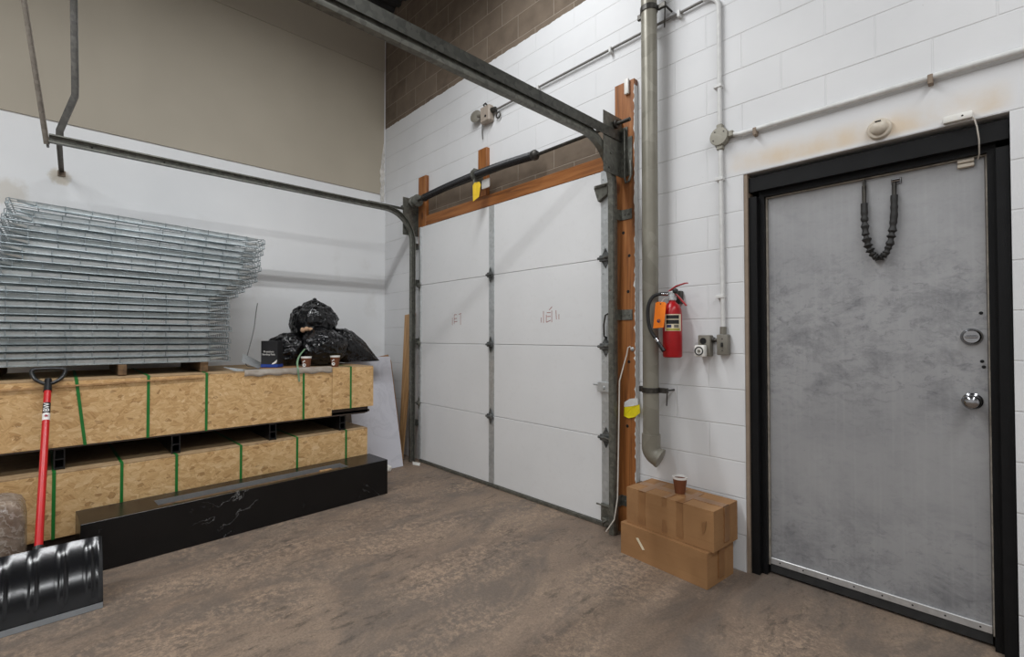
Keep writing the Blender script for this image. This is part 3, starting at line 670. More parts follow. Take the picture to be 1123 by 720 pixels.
def clamp(z, bolt_right):
    m = MB().lathe([(.0495, -.016), (.0545, -.016), (.0545, .016), (.0495, .016)], (PX, PY, z), (0, 0, 1), 24, False)
    m.box(PX-.092, PX-.05, PY+.01, PY+.03, z-.018, z+.018, .003); m.box(PX+.05, PX+.105, PY+.01, PY+.03, z-.016, z+.016, .003)
    m.tube([(PX+.095, PY+.02, z), (PX+.095, -.001, z)], .006, 8); m.tube([(PX-.085, PY+.02, z), (PX-.085, -.001, z)], .006, 8)
    m.tube([(PX+.10, PY+.02, z), (PX+.06, -.03, z-.10*bolt_right)], .004, 6)
    return m.build('clamp', 'dark_steel', o)
clamp(3.385, 1); clamp(.985, 1)
CZ = 3.335; cr = .0125
o = thing('conduit', 'white painted conduit climbing beside the pipe and over the overhead door', 'conduit', (4.006, -.02, 2.5))
P = [(2.03, -.02, CZ), (3.915, -.02, CZ)]+[tuple(p) for p in arc((3.915, -.02, CZ-.09), .09, PI/2, 0, 8, (1, 0, 0), (0, 0, 1))][1:]+[(4.005, -.02, 2.535)]
m = MB().tube(P[1:], cr, 10); m.build('tube', 'white_paint', o, True)
m = MB().tube([(2.05, -.02, CZ), (3.916, -.02, CZ)], .0085, 10); m.build('tube', 'conduit_shade_grey', o, True)  # shadowed run of the white conduit, its shade put into a grey colour
def clipm(x, z, vert):
    m = MB()
    if vert: m.box(x-.03, x+.016, -.036, -.0005, z-.009, z+.009, .002)
    else: m.box(x-.009, x+.009, -.036, -.0005, z-.028, z+.014, .002)
    return m
for x, z, v in ((2.55, CZ, 0), (3.25, CZ, 0), (3.76, CZ, 0), (4.005, 2.78, 1)): clipm(x, z, v).build('strap', 'white_paint', o)
o = thing('conduit', 'white painted conduit dropping from junction box to the grey switch box', 'conduit', (4.008, -.02, 1.9))
m = MB().tube([(4.008, -.02, 2.42), (4.016, -.02, 1.36)], cr, 10); m.build('tube', 'white_paint', o, True)
m = MB().tube([(4.016, -.02, 1.375), (4.016, -.02, 1.331)], .018, 10); m.build('connector', 'outlet_grey', o, True)
for z in (2.235, 1.55): clipm(4.010, z, 1).build('strap', 'white_paint', o)
o = thing('conduit', 'white conduit running right from the junction box above the steel door', 'conduit', (4.6, -.02, 2.455))
m = MB().tube([(4.065, -.02, 2.478), (4.12, -.02, 2.464), (X1-.01, -.02, 2.446)], .0135, 10); m.build('tube', 'white_paint', o, True)
for x in (4.20, 4.93, 5.6): clipm(x, 2.457, 0).build('strap', 'rust', o)
o = thing('junction_box', 'round grey metal junction box where three white conduits meet', 'junction box', (4.008, 0, 2.478))
m = MB().lathe([(.052, 0), (.052, .042), (.050, .045), (.0, .047)], (4.008, -.001, 2.478), (0, -1, 0), 28); m.build('cover', 'pipe_grey', o, True)
for dx, dz in ((0, -.058), (.06, 0), (0, .058)): MB().box(4.008+dx-.017, 4.008+dx+.017, -.037, -.002, 2.478+dz-.017, 2.478+dz+.017, .004).build('hub', 'pipe_grey', o)
for a in (.6, 2.2, 3.7): MB().lathe([(.004, 0), (.003, .003)], (4.008+.036*math.cos(a), -.047, 2.478+.036*math.sin(a)), (0, -1, 0), 8).build('screw', 'dark_steel', o)
o = thing('lamp_holder', 'worn square fixture box with round plate on the upper block wall', 'fixture', (1.93, 0, 3.32))
m = MB().box(1.86, 1.99, -.065, -.001, 3.245, 3.395, .012); m.build('box', 'fixture', o)
m = MB().lathe([(.055, 0), (.060, .006), (.050, .012), (.0, .013)], (1.772, -.035, 3.355), (.3, -1, .1), 20); m.tube([(1.80, -.035, 3.35), (1.865, -.035, 3.34)], .016, 8); m.build('lamp_cup', 'outlet_grey', o, True)
m = MB().tube([(1.985, -.03, 3.34), (2.035, -.025, 3.335)], .024, 10); m.build('connector', 'dark_steel', o, True)
m = MB().tube([(1.90, -.03, 3.39), (1.875, -.03, 3.43), (1.90, -.03, 3.435), (1.93, -.03, 3.40)], .008, 6); m.build('lug', 'dark_steel', o, True)
m = MB().tube([tuple(p) for p in arc((2.065, -.02, 3.275), .026, 0, 2*PI, 14, (1, 0, 0), (0, 0, 1))][:-1], .006, 6, True, True); m.build('wire_loop', 'dark_steel', o, True)
m = MB().tube([(1.85, -.02, 3.28), (1.835, -.015, 3.20), (1.84, -.012, 3.13)], .004, 6); m.build('loose_wire', 'dark_steel', o, True)
m = MB().lathe([(.012, 0), (.010, .004)], (1.94, -.065, 3.295), (0, -1, 0), 10); m.build('knockout', 'dark_hole', o)
# outlet and switch
o = thing('outlet_box', 'grey surface outlet box with a white timer plugged in below', 'outlet', (3.913, 0, 1.265))
m = MB().box(3.877, 3.951, -.048, -.001, 1.203, 1.327, .006, None, 2); m.build('box', 'outlet_grey', o, True)
m = MB().lathe([(.019, 0), (.019, .003)], (3.910, -.048, 1.292), (0, -1, 0), 20); m.build('socket', 'dark_hole', o)
m = MB().tube([(3.951, -.022, 1.30), (3.988, -.022, 1.296)], .011, 10); m.tube([(3.955, -.022, 1.30), (3.966, -.022, 1.298)], .015, 10); m.build('nipple', 'dark_steel', o, True)
o = thing('timer_plug', 'white square timer plug with black ringed dial on the outlet', 'timer', (3.905, -.05, 1.236))
m = MB().box(3.872, 3.936, -.088, -.0485, 1.200, 1.268, .009, None, 2); m.build('body', 'white_plastic', o, True)
m = MB().lathe([(.020, 0), (.026, 0), (.026, .003), (.020, .003)], (3.903, -.088, 1.234), (0, -1, 0), 28, False); m.build('dial_ring', 'label_black', o)
m = MB().lathe([(.009, 0), (.008, .006), (.0, .006)], (3.903, -.088, 1.234), (0, -1, 0), 16); m.build('knob', 'outlet_grey', o, True)
o = thing('switch_box', 'grey surface switch box at the bottom of the vertical conduit', 'light switch', (4.019, 0, 1.271))
m = MB().box(3.987, 4.052, -.045, -.001, 1.212, 1.330, .006, None, 2); m.build('box', 'outlet_grey', o, True)
m = MB().box(4.015, 4.024, -.056, -.044, 1.258, 1.284, .002); m.build('toggle', 'label_black', o)
for z in (1.305, 1.238): MB().lathe([(.004, 0), (.003, .002)], (4.0195, -.045, z), (0, -1, 0), 8).build('screw', 'dark_steel', o)

# ------------------------------------------------------------------ fire extinguisher
EX, EY = 3.748, -.108
o = thing('fire_extinguisher', 'red fire extinguisher hung on the block wall beside the pipe', 'fire extinguisher', (EX, EY, 1.19))
m = MB().lathe([(.047, 0), (.054, .004), (.0565, .012), (.0565, .255), (.054, .285), (.045, .312), (.026, .330), (.020, .336), (.020, .352)], (EX, EY, 1.192), (0, 0, 1), 32); m.build('cylinder', 'ext_red', o, True)
def wrap(z0, z1, a0, a1, mat, name, r=.0570):
    m = MB(); n = 14; rings = []
    for i in range(n+1):
        a = a0+(a1-a0)*i/n; q = Vector((math.cos(a), math.sin(a), 0)); p = Vector((EX, EY, 0))
        rings.append(m.ring([p+q*r+Vector((0, 0, z0)), p+q*(r+.0008)+Vector((0, 0, z0)), p+q*(r+.0008)+Vector((0, 0, z1)), p+q*r+Vector((0, 0, z1))]))
    m.skin(rings); return m.build(name, mat, lab if name != 'label' else o)
lab = None
A0, A1 = R(-110), R(-5)
lab = wrap(1.352, 1.452, A0, A1, 'cream', 'label', .0567)
wrap(1.424, 1.446, A0+.2, A1-.3, 'label_black', 'label_block', .0576)
wrap(1.394, 1.418, A0+.2, A1-.3, 'label_black', 'label_block', .0576)
wrap(1.372, 1.389, A0+.25, A1-1.1, 'navy', 'label_block', .0576); wrap(1.372, 1.389, A0+1.0, A1-.35, 'outlet_grey', 'label_block', .0576)
wrap(1.355, 1.367, A0+.2, A1-.2, 'label_yellow', 'label_block', .0576)
m = MB().lathe([(.020, 0), (.024, .004), (.024, .030), (.016, .036), (.016, .052)], (EX, EY, 1.535), (0, 0, 1), 18); m.box(EX-.022, EX+.022, EY-.012, EY+.012, 1.566, 1.594, .004); m.build('valve', 'galv', o, True)
m = MB().sweep([(EX-.035, EY, 1.575), (EX-.01, EY, 1.600), (EX+.03, EY-.002, 1.622), (EX+.085, EY-.004, 1.634), (EX+.10, EY-.004, 1.634)], [(-.009, -.003), (.009, -.003), (.009, .003), (-.009, .003)], (0, 1, 0)); m.build('upper_lever', 'ext_red', o)
m = MB().sweep([(EX+.012, EY, 1.585), (EX+.04, EY-.002, 1.560), (EX+.085, EY-.004, 1.510), (EX+.092, EY-.004, 1.500)], [(-.008, -.003), (.008, -.003), (.008, .003), (-.008, .003)], (0, 1, 0)); m.build('carry_handle', 'ext_red', o)
m = MB().lathe([(.016, 0), (.016, .012), (.013, .014), (.0, .014)], (EX+.028, EY-.012, 1.592), (.3, -1, 0), 18); m.build('gauge', 'label_black', o, True)
hp = [(EX-.02, EY-.005, 1.578), (EX-.06, EY-.030, 1.578), (EX-.092, EY-.062, 1.562), (EX-.112, EY-.080, 1.515), (EX-.116, EY-.085, 1.45), (EX-.108, EY-.085, 1.39), (EX-.092, EY-.082, 1.345), (EX-.065, EY-.079, 1.305)]
def smoothpath(P, n=6):
    P = [Vector(p) for p in P]; out = []
    for i in range(len(P)-1):
        a, b, c, d = P[max(i-1, 0)], P[i], P[i+1], P[min(i+2, len(P)-1)]
        for k in range(n):
            t = k/n; out.append(.5*((2*b)+(c-a)*t+(2*a-5*b+4*c-d)*t*t+(3*b-a-3*c+d)*t*t*t))
    return out+[P[-1]]
m = MB().tube(smoothpath(hp), .0105, 12); hose = m.build('hose', 'black_rubber', o, True)
m = MB().tube([(EX-.022, EY-.008, 1.578), (EX-.056, EY-.027, 1.578)], .0125, 12); m.build('ferrule', 'chrome', hose, True)
m = MB().tube([(EX-.066, EY-.079, 1.306), (EX-.052, EY-.080, 1.285)], .0130, 12); m.build('ferrule', 'chrome', hose, True)
m = MB().tube([(EX-.053, EY-.080, 1.287), (EX-.012, EY-.080, 1.232)], [.0115, .013], 12); m.build('nozzle', 'black_plastic', hose, True)
m = MB().box(EX-.02, EX+.02, -.045, -.001, 1.52, 1.60, .004); m.build('wall_hook', 'dark_steel', o)
o2 = thing('inspection_tag', 'orange inspection tag tied to the neck of the fire extinguisher', 'tag', (3.715, EY-.082, 1.44))
m = MB().prism([(3.683, EY-.082, 1.522), (3.700, EY-.084, 1.528), (3.742, EY-.082, 1.524), (3.752, EY-.080, 1.515), (3.740, EY-.090, 1.372), (3.672, EY-.092, 1.368)], (0, .0012, 0)); m.build('card', 'orange_tag', o2)
m = MB().tube([(3.716, EY-.083, 1.518), (3.725, EY-.06, 1.545), (3.735, EY-.02, 1.555)], .0015, 5); m.build('tie', 'white_cord', o2)
m = MB().lathe([(.008, 0), (.011, 0), (.011, .001), (.008, .001)], (3.708, EY-.0895, 1.412), (0, -1, -.05), 16, False); m.lathe([(.0, 0), (.006, 0), (.006, .001), (.0, .001)], (3.705, EY-.0895, 1.409), (0, -1, -.05), 12); m.build('round_stamp', 'navy', o2)
m = MB().lathe([(.0, 0), (.004, 0), (.004, .001), (.0, .001)], (3.717, EY-.0835, 1.514), (0, -1, 0), 10); m.build('punch_hole', 'dark_hole', o2)

# ------------------------------------------------------------------ cardboard boxes and cup
def carton(name, label, cx, cy, z0, L, D, H, rz, seed):
    random.seed(seed)
    o = thing(name, label, 'box', (cx, cy, z0), rz, 'cardboard cartons by the steel door')
    m = MB(); m.box(-L/2, L/2, -D/2, D/2, 0, H, 0)
    bmesh.ops.subdivide_edges(m.b, edges=m.b.edges[:], cuts=7, use_grid_fill=True)
    for v in m.b.verts:
        q = Vector((v.co.x*3+seed, v.co.y*3, v.co.z*4)); k = mnoise.noise(q)
        ex = max(0, min(1, (L/2-abs(v.co.x))/.05)); ez = max(0, min(1, min(v.co.z, H-v.co.z)/.05)); ey = max(0, min(1, (D/2-abs(v.co.y))/.05))
        if abs(abs(v.co.y)-D/2) < 1e-4: v.co.y += k*.006*ex*ez
        if abs(abs(v.co.x)-L/2) < 1e-4: v.co.x += k*.006*ey*ez
        if v.co.z > H-1e-4: v.co.z -= abs(k)*.008*ex*ey
    m.build('carton', 'card', o, False, None, True)
    t = .0012
    m = MB(); m.box(-L/2-.006, L/2+.006, -.03, .03, H-.004, H+t, .0006); m.build('tape', 'tape', o, False, None, True)
    m = MB(); m.box(L/2-.002, L/2+.0075, -.03, .03, .03, H+t, .0006); m.build('tape', 'tape', o, False, None, True)
    m = MB(); m.box(-L/2-.0075, -L/2+.002, -.03, .03, .03, H+t, .0006); m.build('tape', 'tape', o, False, None, True)
    return o
lo = carton('cardboard_box', 'lower cardboard box on the floor, under the other carton', 3.790, -.178, .0, .556, .28, .186, R(-4.5), 3)
up = carton('cardboard_box', 'upper cardboard box with taped top, carrying a paper cup', 3.812, -.156, .187, .548, .27, .214, R(-3.2), 8)
m = MB()
for a, b in ((-.19, -.14), (-.03, .0), (.06, .1)):
    m.box(a, b, -.1385, -.134, .02, .2145, .0005)
    m.box(a, b, -.1385, .1, .2085, .2155, .0005)
m.build('tape', 'tape', up, False, None, True)
m = MB().prism([(.21, -.1385, .14), (.235, -.139, .155), (.225, -.1385, .10), (.215, -.138, .08)], (0, .002, 0)); m.build('torn_patch', 'tape', up, False, None, True)
m = MB().prism([(-.165, -.1435, .125), (-.15, -.1435, .13), (-.105, -.1435, .075), (-.12, -.1435, .07)], (0, .002, 0)); m.build('torn_patch', 'cream', lo, False, None, True)
def cup(label, x, y, z, h=.095, art=False, face=(0, -1)):
    o = thing('paper_cup', label, 'cup', (x, y, z), 0, 'brown paper coffee cups')
    m = MB().lathe([(.0, .004), (.027, .004), (.027, 0), (.0285, 0), (.040, h-.012), (.0385, h-.012), (.0270, .006), (.0, .006)], (0, 0, 0), (0, 0, 1), 28, False); m.build('cup_body', 'cup_brown', o, True, None, True)
    m = MB().lathe([(.0383, h-.012), (.0405, h-.012), (.0415, h-.003), (.0425, h), (.0405, h+.001), (.0395, h-.002)], (0, 0, 0), (0, 0, 1), 28, False); m.build('rim', 'label_white', o, True, None, True)
    m = MB().lathe([(.0, h*.55), (.0335, h*.55)], (0, 0, 0), (0, 0, 1), 24, False); m.build('inside', 'cream', o, False, None, True)
    if art:
        f = Vector((face[0], face[1], 0)).normalized(); s_ = Vector((-f.y, f.x, 0))
        m = MB()
        def dot(u, zz, r):
            rad = .0287+(.040-.0285)*zz/(h-.012)+.0006
            a = u/rad; n = f*math.cos(a)+s_*math.sin(a)
            m.lathe([(.0, 0), (r, 0), (r, .0008), (.0, .0008)], n*rad+Vector((0, 0, zz)), n, 14)
        dot(-.004, .026, .015); dot(-.012, .052, .006); dot(0, .060, .006)
        m.build('printed_motif', 'label_white', o, False, None, True)
        m = MB(); rad = .0287+(.0115)*.026/(h-.012)+.0018; n = f
        m.lathe([(.0, 0), (.005, 0), (.005, .0008), (.0, .0008)], n*rad+Vector((0, 0, .027))-s_*.001, n, 12); m.build('motif_dot', 'coffee', o, False, None, True)
    return o
cup('brown paper cup with white rim standing on the upper cardboard box', 3.812, -.15, .403)

# ------------------------------------------------------------------ crates
def crate(label, x0, x1, y0, y1, z0, z1, skid, joint=None, end_lift=0, strap_y=(), rz=0, px=0, py=0, slant=None):
    o = thing('crate', label, 'crate', (px, py, 0), rz, 'long strapped crates by the left wall')
    t = .012
    if joint is None:
        MB().box(x1-t, x1, y0, y1, z0, z1, .001).build('side_panel', 'osb', o, local=True)
    else:
        MB().box(x1-t, x1, y0, joint-.0015, z0, z1, .001).build('side_panel', 'osb', o, local=True)
        MB().box(x1-t, x1+.001, joint+.0015, y1, z0+end_lift, z1+.004, .001).build('side_panel', 'osb', o, local=True)
    MB().box(x0, x0+t, y0, y1, z0, z1, .001).build('side_panel', 'osb', o, local=True)
    MB().box(x0+t, x1-t, y1-t, y1-.0005, z0+end_lift, z1, .001).build('end_panel', 'osb', o, local=True)
    MB().box(x0+t, x1-t, y0, y0+t, z0, z1, .001).build('end_panel', 'osb', o, local=True)
    MB().box(x0+.001, x1-.001, y0+.001, y1-.001, z1+.0005, z1+.010, .001).build('top_panel', 'osb_dusty', o, local=True)
    m = MB()
    for a, b in ((x0, x0+.09), ((x0+x1)/2-.045, (x0+x1)/2+.045), (x1-.13, x1-.03)): m.box(a, b, y0+.02, y1-.03-end_lift, z0-skid, z0-.0005, .003)
    m.box(x0+t, x1-t, y0+.02, y1-.03, z0, z0+.02)
    m.build('skid', 'dark_timber', o, local=True)
    for y in strap_y:
        zb = z0 if joint is None or y < joint else z0+end_lift
        dy = slant.get(y, 0) if slant else 0
        m = MB(); w = .008
        zt, zz = z1+.0115, zb-.003
        m.prism([(x1+.0018, y-w+dy, zz), (x1+.0018, y+w+dy, zz), (x1+.0018, y+w, zt), (x1+.0018, y-w, zt)], (.0016, 0, 0))
        m.prism([(x1+.0034, y-w, zt), (x1+.0034, y+w, zt), (x0-.003, y+w, zt), (x0-.003, y-w, zt)], (0, 0, .0016))
        m.prism([(x0-.0034, y-w, zz), (x0-.0034, y+w, zz), (x0-.0034, y+w, zt), (x0-.0034, y-w, zt)], (.0016, 0, 0))
        m.build('strap', 'green_strap', o, local=True)
    return o
CX = 1.2
rzl = R(1.6)
cl = crate('lower long OSB crate with green straps, behind the black marble box', -.98, 0, -2.75, 0, .122, .500, .121, None, 0, (-2.012, -1.70, -1.41, -1.015, -.61, -.20), rzl, 1.195, -.808)
cu = crate('upper long OSB crate with green straps, carrying the wire decks', .2, CX, -3.55, -.756, .650, 1.046, .012, -1.132, .048, (-2.728, -2.373, -2.041, -1.367, -.968), 0, 0, 0, {-2.728: .045})
m = MB().box(CX-.06, CX-.012, -1.128, -.80, .643, .697, .003); m.build('end_batten', 'dark_timber', cu, local=True)
m = MB().box(CX-.010, CX-.001, -3.5, -.83, .640, .648, .001); m.build('bottom_edge', 'dark_timber', cu, local=True)
# spacers
def spacer(label, y, dx=0, h=.125):
    o = thing('crate_spacer', label, 'spacer', (CX+dx, y, .5115), 0, 'black spacers between the crates')
    w = .026; t = .007
    m = MB()
    for L in (-.95, ):
        m.box(L, 0, -w, -w+t, 0, h); m.box(L, 0, w-t, w, 0, h)
        for z in (.006, h/2-t/2, h-t): m.box(L, 0, -w+t, w-t, z, z+t)
    m.build('frame', 'black_plastic', o, local=True)
    return o
sy = ((-2.798, 'beside the red shovel handle'), (-2.215, 'second from the shovel'), (-1.59, 'third from the shovel'), (-1.03, 'nearest the corner of the room'))
for y, w in sy: spacer('black hollow spacer between the two crates, '+w, y, -.02)

# black marble box
sb = thing('marble_fireplace_box', 'long hollow black marble box with white veins on the floor', 'marble box', (1.534, -.793, 0), R(3.0))
L, D, H = 1.918, .300, .284
S0, S1 = -.33, -1.56
m = MB()
m.box(-.02, 0, -L, 0, 0, H, .0015); m.build('front_slab', 'marble', sb, local=True)
MB().box(-D, -D+.02, -L, 0, 0, H, .0015).build('back_slab', 'marble', sb, local=True)
MB().box(-D+.02, -.02, -.02, 0, 0, H-.0205, .001).build('end_slab', 'marble', sb, local=True)
MB().box(-D+.02, -.02, -L, -L+.02, 0, H-.0205, .001).build('end_slab', 'marble', sb, local=True)
m = MB(); z0, z1 = H-.02, H
m.box(-D+.02, -.02, S0, 0, z0, z1); m.box(-D+.02, -.02, -L, S1, z0, z1); m.box(-D+.02, -.185, S1, S0, z0, z1); m.box(-.042, -.02, S1, S0, z0, z1)
m.build('top_slab', 'marble', sb, local=True)
m = MB(); m.box(-.1845, -.180, S1, S0, .2525, z1); m.box(-.18, -.043, S0-.005, S0-.0005, .2525, z1)
m.build('slot_lining', 'strip_grey', sb, local=True)
MB().box(-D+.025, -.025, -L+.025, -.025, .240, .252).build('inner_board', 'timber', sb, local=True)
o = tag(MB().obox((1.47, -1.29, .2685), (.02, .0, .002), (0, .045, 0), (0, 0, .014), .002).build('wood_offcut', 'plank'), 'pale wood offcut lying inside the slot of the black marble box', 'wood offcut')

# stuff on top of the upper crate -------------------------------------------------
TZ = 1.0572
# timbers under the decks
names = ('nearest the trash bags', 'in the middle under the decks', 'behind the shovel grip')
for (y, w, h), nm in zip(((-2.03, .05, .074), (-2.50, .045, .074), (-3.10, .05, .074)), names):
    o = tag(MB().box(.25, 1.06 if y > -2.3 else 1.10 if y > -2.6 else 1.0, y-w/2, y+w/2, TZ+.002, TZ+h, .004).build('bearer_block', 'timber'), 'rough wooden bearer under the wire deck stack, '+nm, 'wooden bearer', 'bearers under the wire decks')
o = tag(MB().prism([(1.2055, -3.05, 1.008), (1.2055, -3.05, 1.016), (1.2055, -2.06, 1.036), (1.2055, -2.06, 1.027)], (.008, 0, 0)).build('wood_lath', 'plank'), 'thin loose wooden lath along the top front edge of the upper crate', 'lath')

# wire decks
DL, DD = .712, .50
def deck_mesh():
    m = MB(); w = .0028; zt = .0345
    nx = 15
    for i in range(nx):
        x = -DD+2*DD*i/(nx-1)
        m.tube([(x, -DL, .006), (x, -DL, zt-.004), (x, -DL+.005, zt), (x, DL-.005, zt), (x, DL, zt-.004), (x, DL, .006)], w, 5)
    ny = 12
    for i in range(ny):
        y = -DL+2*DL*i/(ny-1); y = max(-DL+.012, min(DL-.012, y))
        m.tube([(DD+.004, y, .002), (DD+.004, y, zt+.002), (DD-.004, y, zt+.005), (-DD+.004, y, zt+.005), (-DD-.004, y, zt+.002), (-DD-.004, y, .002)], w, 5)
    for x in (-DD-.008, DD+.008): m.tube([(x, -DL, .0045), (x, DL, .0045)], w*1.25, 5)
    for y in (-DL-.004, DL+.004):
        m.tube([(-DD, y, .0055), (DD, y, .0055)], w, 5)
    return m
def channel_mesh(x):
    m = MB(); rings = []
    def prof(w, h, z0): return thick([(-w, z0+h), (-w*.9, z0+.003), (w*.9, z0+.003), (w, z0+h)], .0016)
    for y, w, h in ((-.668, .036, .004), (-.61, .033, .016), (-.555, .024, .029), (.555, .024, .029), (.61, .033, .016), (.668, .036, .004)):
        rings.append(m.ring([(x+a, y, b) for a, b in prof(w, h, .0375-h-.003)]))
    m.skin(rings); return m
ND = 22
deck0 = None
random.seed(12)
ordn = ['topmost', 'second', 'third', 'fourth', 'fifth', 'sixth', 'seventh', 'eighth', 'ninth', 'tenth', 'eleventh', 'twelfth', 'thirteenth', 'fourteenth', 'fifteenth', 'sixteenth', 'seventeenth', 'eighteenth', 'nineteenth', 'twentieth', 'twenty-first', 'bottom']
z = TZ+.0755
for i in range(ND):
    k = ND-1-i                 # index from the top
    f = max(0, (i-8)/(ND-9))
    tilt = -R(.2)-R(2.1)*f
    if k < 8: yend = -1.625-.008*k
    elif k < 11: yend = -1.69-.04*(k-7)
    else: yend = -1.865
    yc = yend-DL+random.uniform(-.012, .012)
    xc = .56+random.uniform(-.012, .012)
    rz = random.uniform(-.006, .006)
    if k == 1: rz = -.09; yc += .05; xc -= .03
    lab_ = ('galvanized wire mesh deck, %s from the top of the tall stack' % ordn[k]) if k not in (0, ND-1) else ('galvanized wire mesh deck, the %s one of the tall stack' % ordn[k])
    if deck0 is None:
        o = thing('wire_deck', lab_, 'wire deck', (xc, yc, z), rz, 'galvanized wire decks in the tall stack')
        deck_mesh().build('wire_mesh', 'zinc_wire', o, True, local=True)
        for x in (-.40, -.13, .17, .470): channel_mesh(x).build('support_channel', 'galv_deck', o, True, local=True)
        deck0 = o
    else:
        o = copy_tree(deck0); o['label'] = lab_
    o.location = (xc, yc, z+(.0 if i else 0)+.5*(-tilt)*0); o.rotation_euler = (tilt, 0, rz)
    vm = MAT[('galv_deck', 'zinc_bright', 'zinc_dull', 'galv_deck', 'zinc_bright', 'galv_deck', 'zinc_dull')[(i*5+i//3) % 7]]
    for ch in o.children:
        if ch.name.startswith('support_channel'):
            ch.material_slots[0].link = 'OBJECT'; ch.material_slots[0].material = vm
    z += .0450 if i < ND-3 else .0480
# loose plates and wire beside the decks
o = tag(MB().prism([(.93, -1.742, 1.185), (.80, -1.52, 1.0665), (1.0, -1.655, 1.0665), (1.08, -1.79, 1.125)], (.001, .001, -.0025)).build('steel_plate', 'galv'), 'thin grey steel plate leaning at the right foot of the decks', 'plate')
o = tag(MB().prism([(1.09, -1.915, 1.092), (1.13, -1.765, 1.066), (1.185, -1.80, 1.0595), (1.17, -1.86, 1.063)], (0, 0, -.002)).build('steel_plate', 'galv'), 'bent grey steel plate lying on the crate front edge below the decks', 'plate')
m = MB().tube(smoothpath([(.80, -1.605, 1.60), (.80, -1.615, 1.53), (.80, -1.635, 1.36), (.80, -1.68, 1.16), (.79, -1.685, 1.09), (.74, -1.64, 1.066), (.66, -1.56, 1.064)]), .0045, 6)
o = tag(m.build('loose_wire', 'grey_wire', None, True), 'thin grey wire hanging down right of the wire decks', 'wire')
m = MB(); random.seed(2)
top = [(1.185, -1.60), (1.19, -1.50), (1.165, -1.42), (1.175, -1.36), (1.05, -1.30), (.9, -1.30), (.84, -1.42), (.86, -1.60), (1.0, -1.64)]
m.prism([(a, b, TZ+.0030) for a, b in top], (0, 0, .0055)); o = tag(m.build('cardboard_sheet', 'card'), 'flat torn cardboard sheet under the small black carton', 'cardboard sheet')
# small black carton
o = thing('small_carton', 'small black carton with blue base stripe and white lettering', 'carton', (.99, -1.545, TZ+.0090), R(43)); o.scale = (1.14, 1.14, 1.06)
m = MB().box(-.062, .062, -.035, .035, 0, .205, .003); m.build('carton', 'box_black', o, local=True)
m = MB().box(-.0628, .0628, -.0358, .0358, .003, .026, .001); m.build('blue_stripe', 'box_blue', o, local=True)
PM = parent_matrix(o)
fm = lambda c: PM @ face_matrix(Vector(c), (1, 0, 0), (0, 0, 1))
text('lettering', 'Premium', .021, 'label_white', o, fm((-.004, -.0354, .122)))
text('lettering', 'Sanding Pads', .0185, 'label_white', o, fm((-.004, -.0354, .101)))
m = MB(); P = []
for i in range(13):
    t = i/12; P.append((.018+.040*t+.004*math.sin(PI*t), -.0362, .026+.036*t**.7))
for i in range(13):
    t = 1-i/12; P.append((.018+.040*t+.012*math.sin(PI*t), -.0362, .026+.036*t**1.9))
m.prism(P[:-1], (0, .0008, 0)); m.build('leaf_emblem', 'label_white', o, local=True)
# cups on crate
cup('brown paper cup with pale print, left one on the crate beside the trash bags', 1.12, -1.318, TZ, .094, True, (.75, -.66))
cup('brown paper cup at the right end of the crate beside the trash bags', 1.10, -1.065, TZ, .094, True, (.75, -.66))
# clear film draped over the crate edge
m = MB(); rings = []
for i in range(25):
    y = -1.80+.665*i/24; w = .006*math.sin(i*1.9)+.004*math.sin(i*.7)
    low = 1.018+.006*math.sin(i*1.3)
    a = [(CX-.10, y, TZ+.0075), (CX-.02, y, TZ+.0085+abs(w)*.3), (CX+.0065, y, TZ+.004), (CX+.0085+abs(w)*.4, y, low+.02), (CX+.0075+abs(w)*.5, y, low)]
    rings.append(m.ring(a))
m.skin(rings, False, False)
o = m.build('plastic_film', 'film', None, True); md = o.modifiers.new('s', 'SOLIDIFY'); md.thickness = .0006
tag(o, 'clear plastic film folded over the top edge of the upper crate', 'plastic film')
# loose strap arcing up from the crate to the bags
def ribbon(P, w, axis, mat, name, label, cat):
    m = MB(); ax = Vector(axis); rings = []
    for p in smoothpath(P): rings.append(m.ring([p-ax*w, p+ax*w, p+ax*w+Vector((.0012, 0, 0)), p-ax*w+Vector((.0012, 0, 0))]))
    m.skin(rings); return tag(m.build(name, mat), label, cat)
ribbon([(1.0, -1.285, 1.215), (1.09, -1.362, 1.16), (1.165, -1.405, 1.11), (1.2135, -1.417, 1.06), (1.2135, -1.410, 1.0), (1.2135, -1.405, .955)], .007, (0, 1, 0), 'faded_strap', 'loose_strap', 'loose pale green strap end curling up against the trash bags', 'strap')

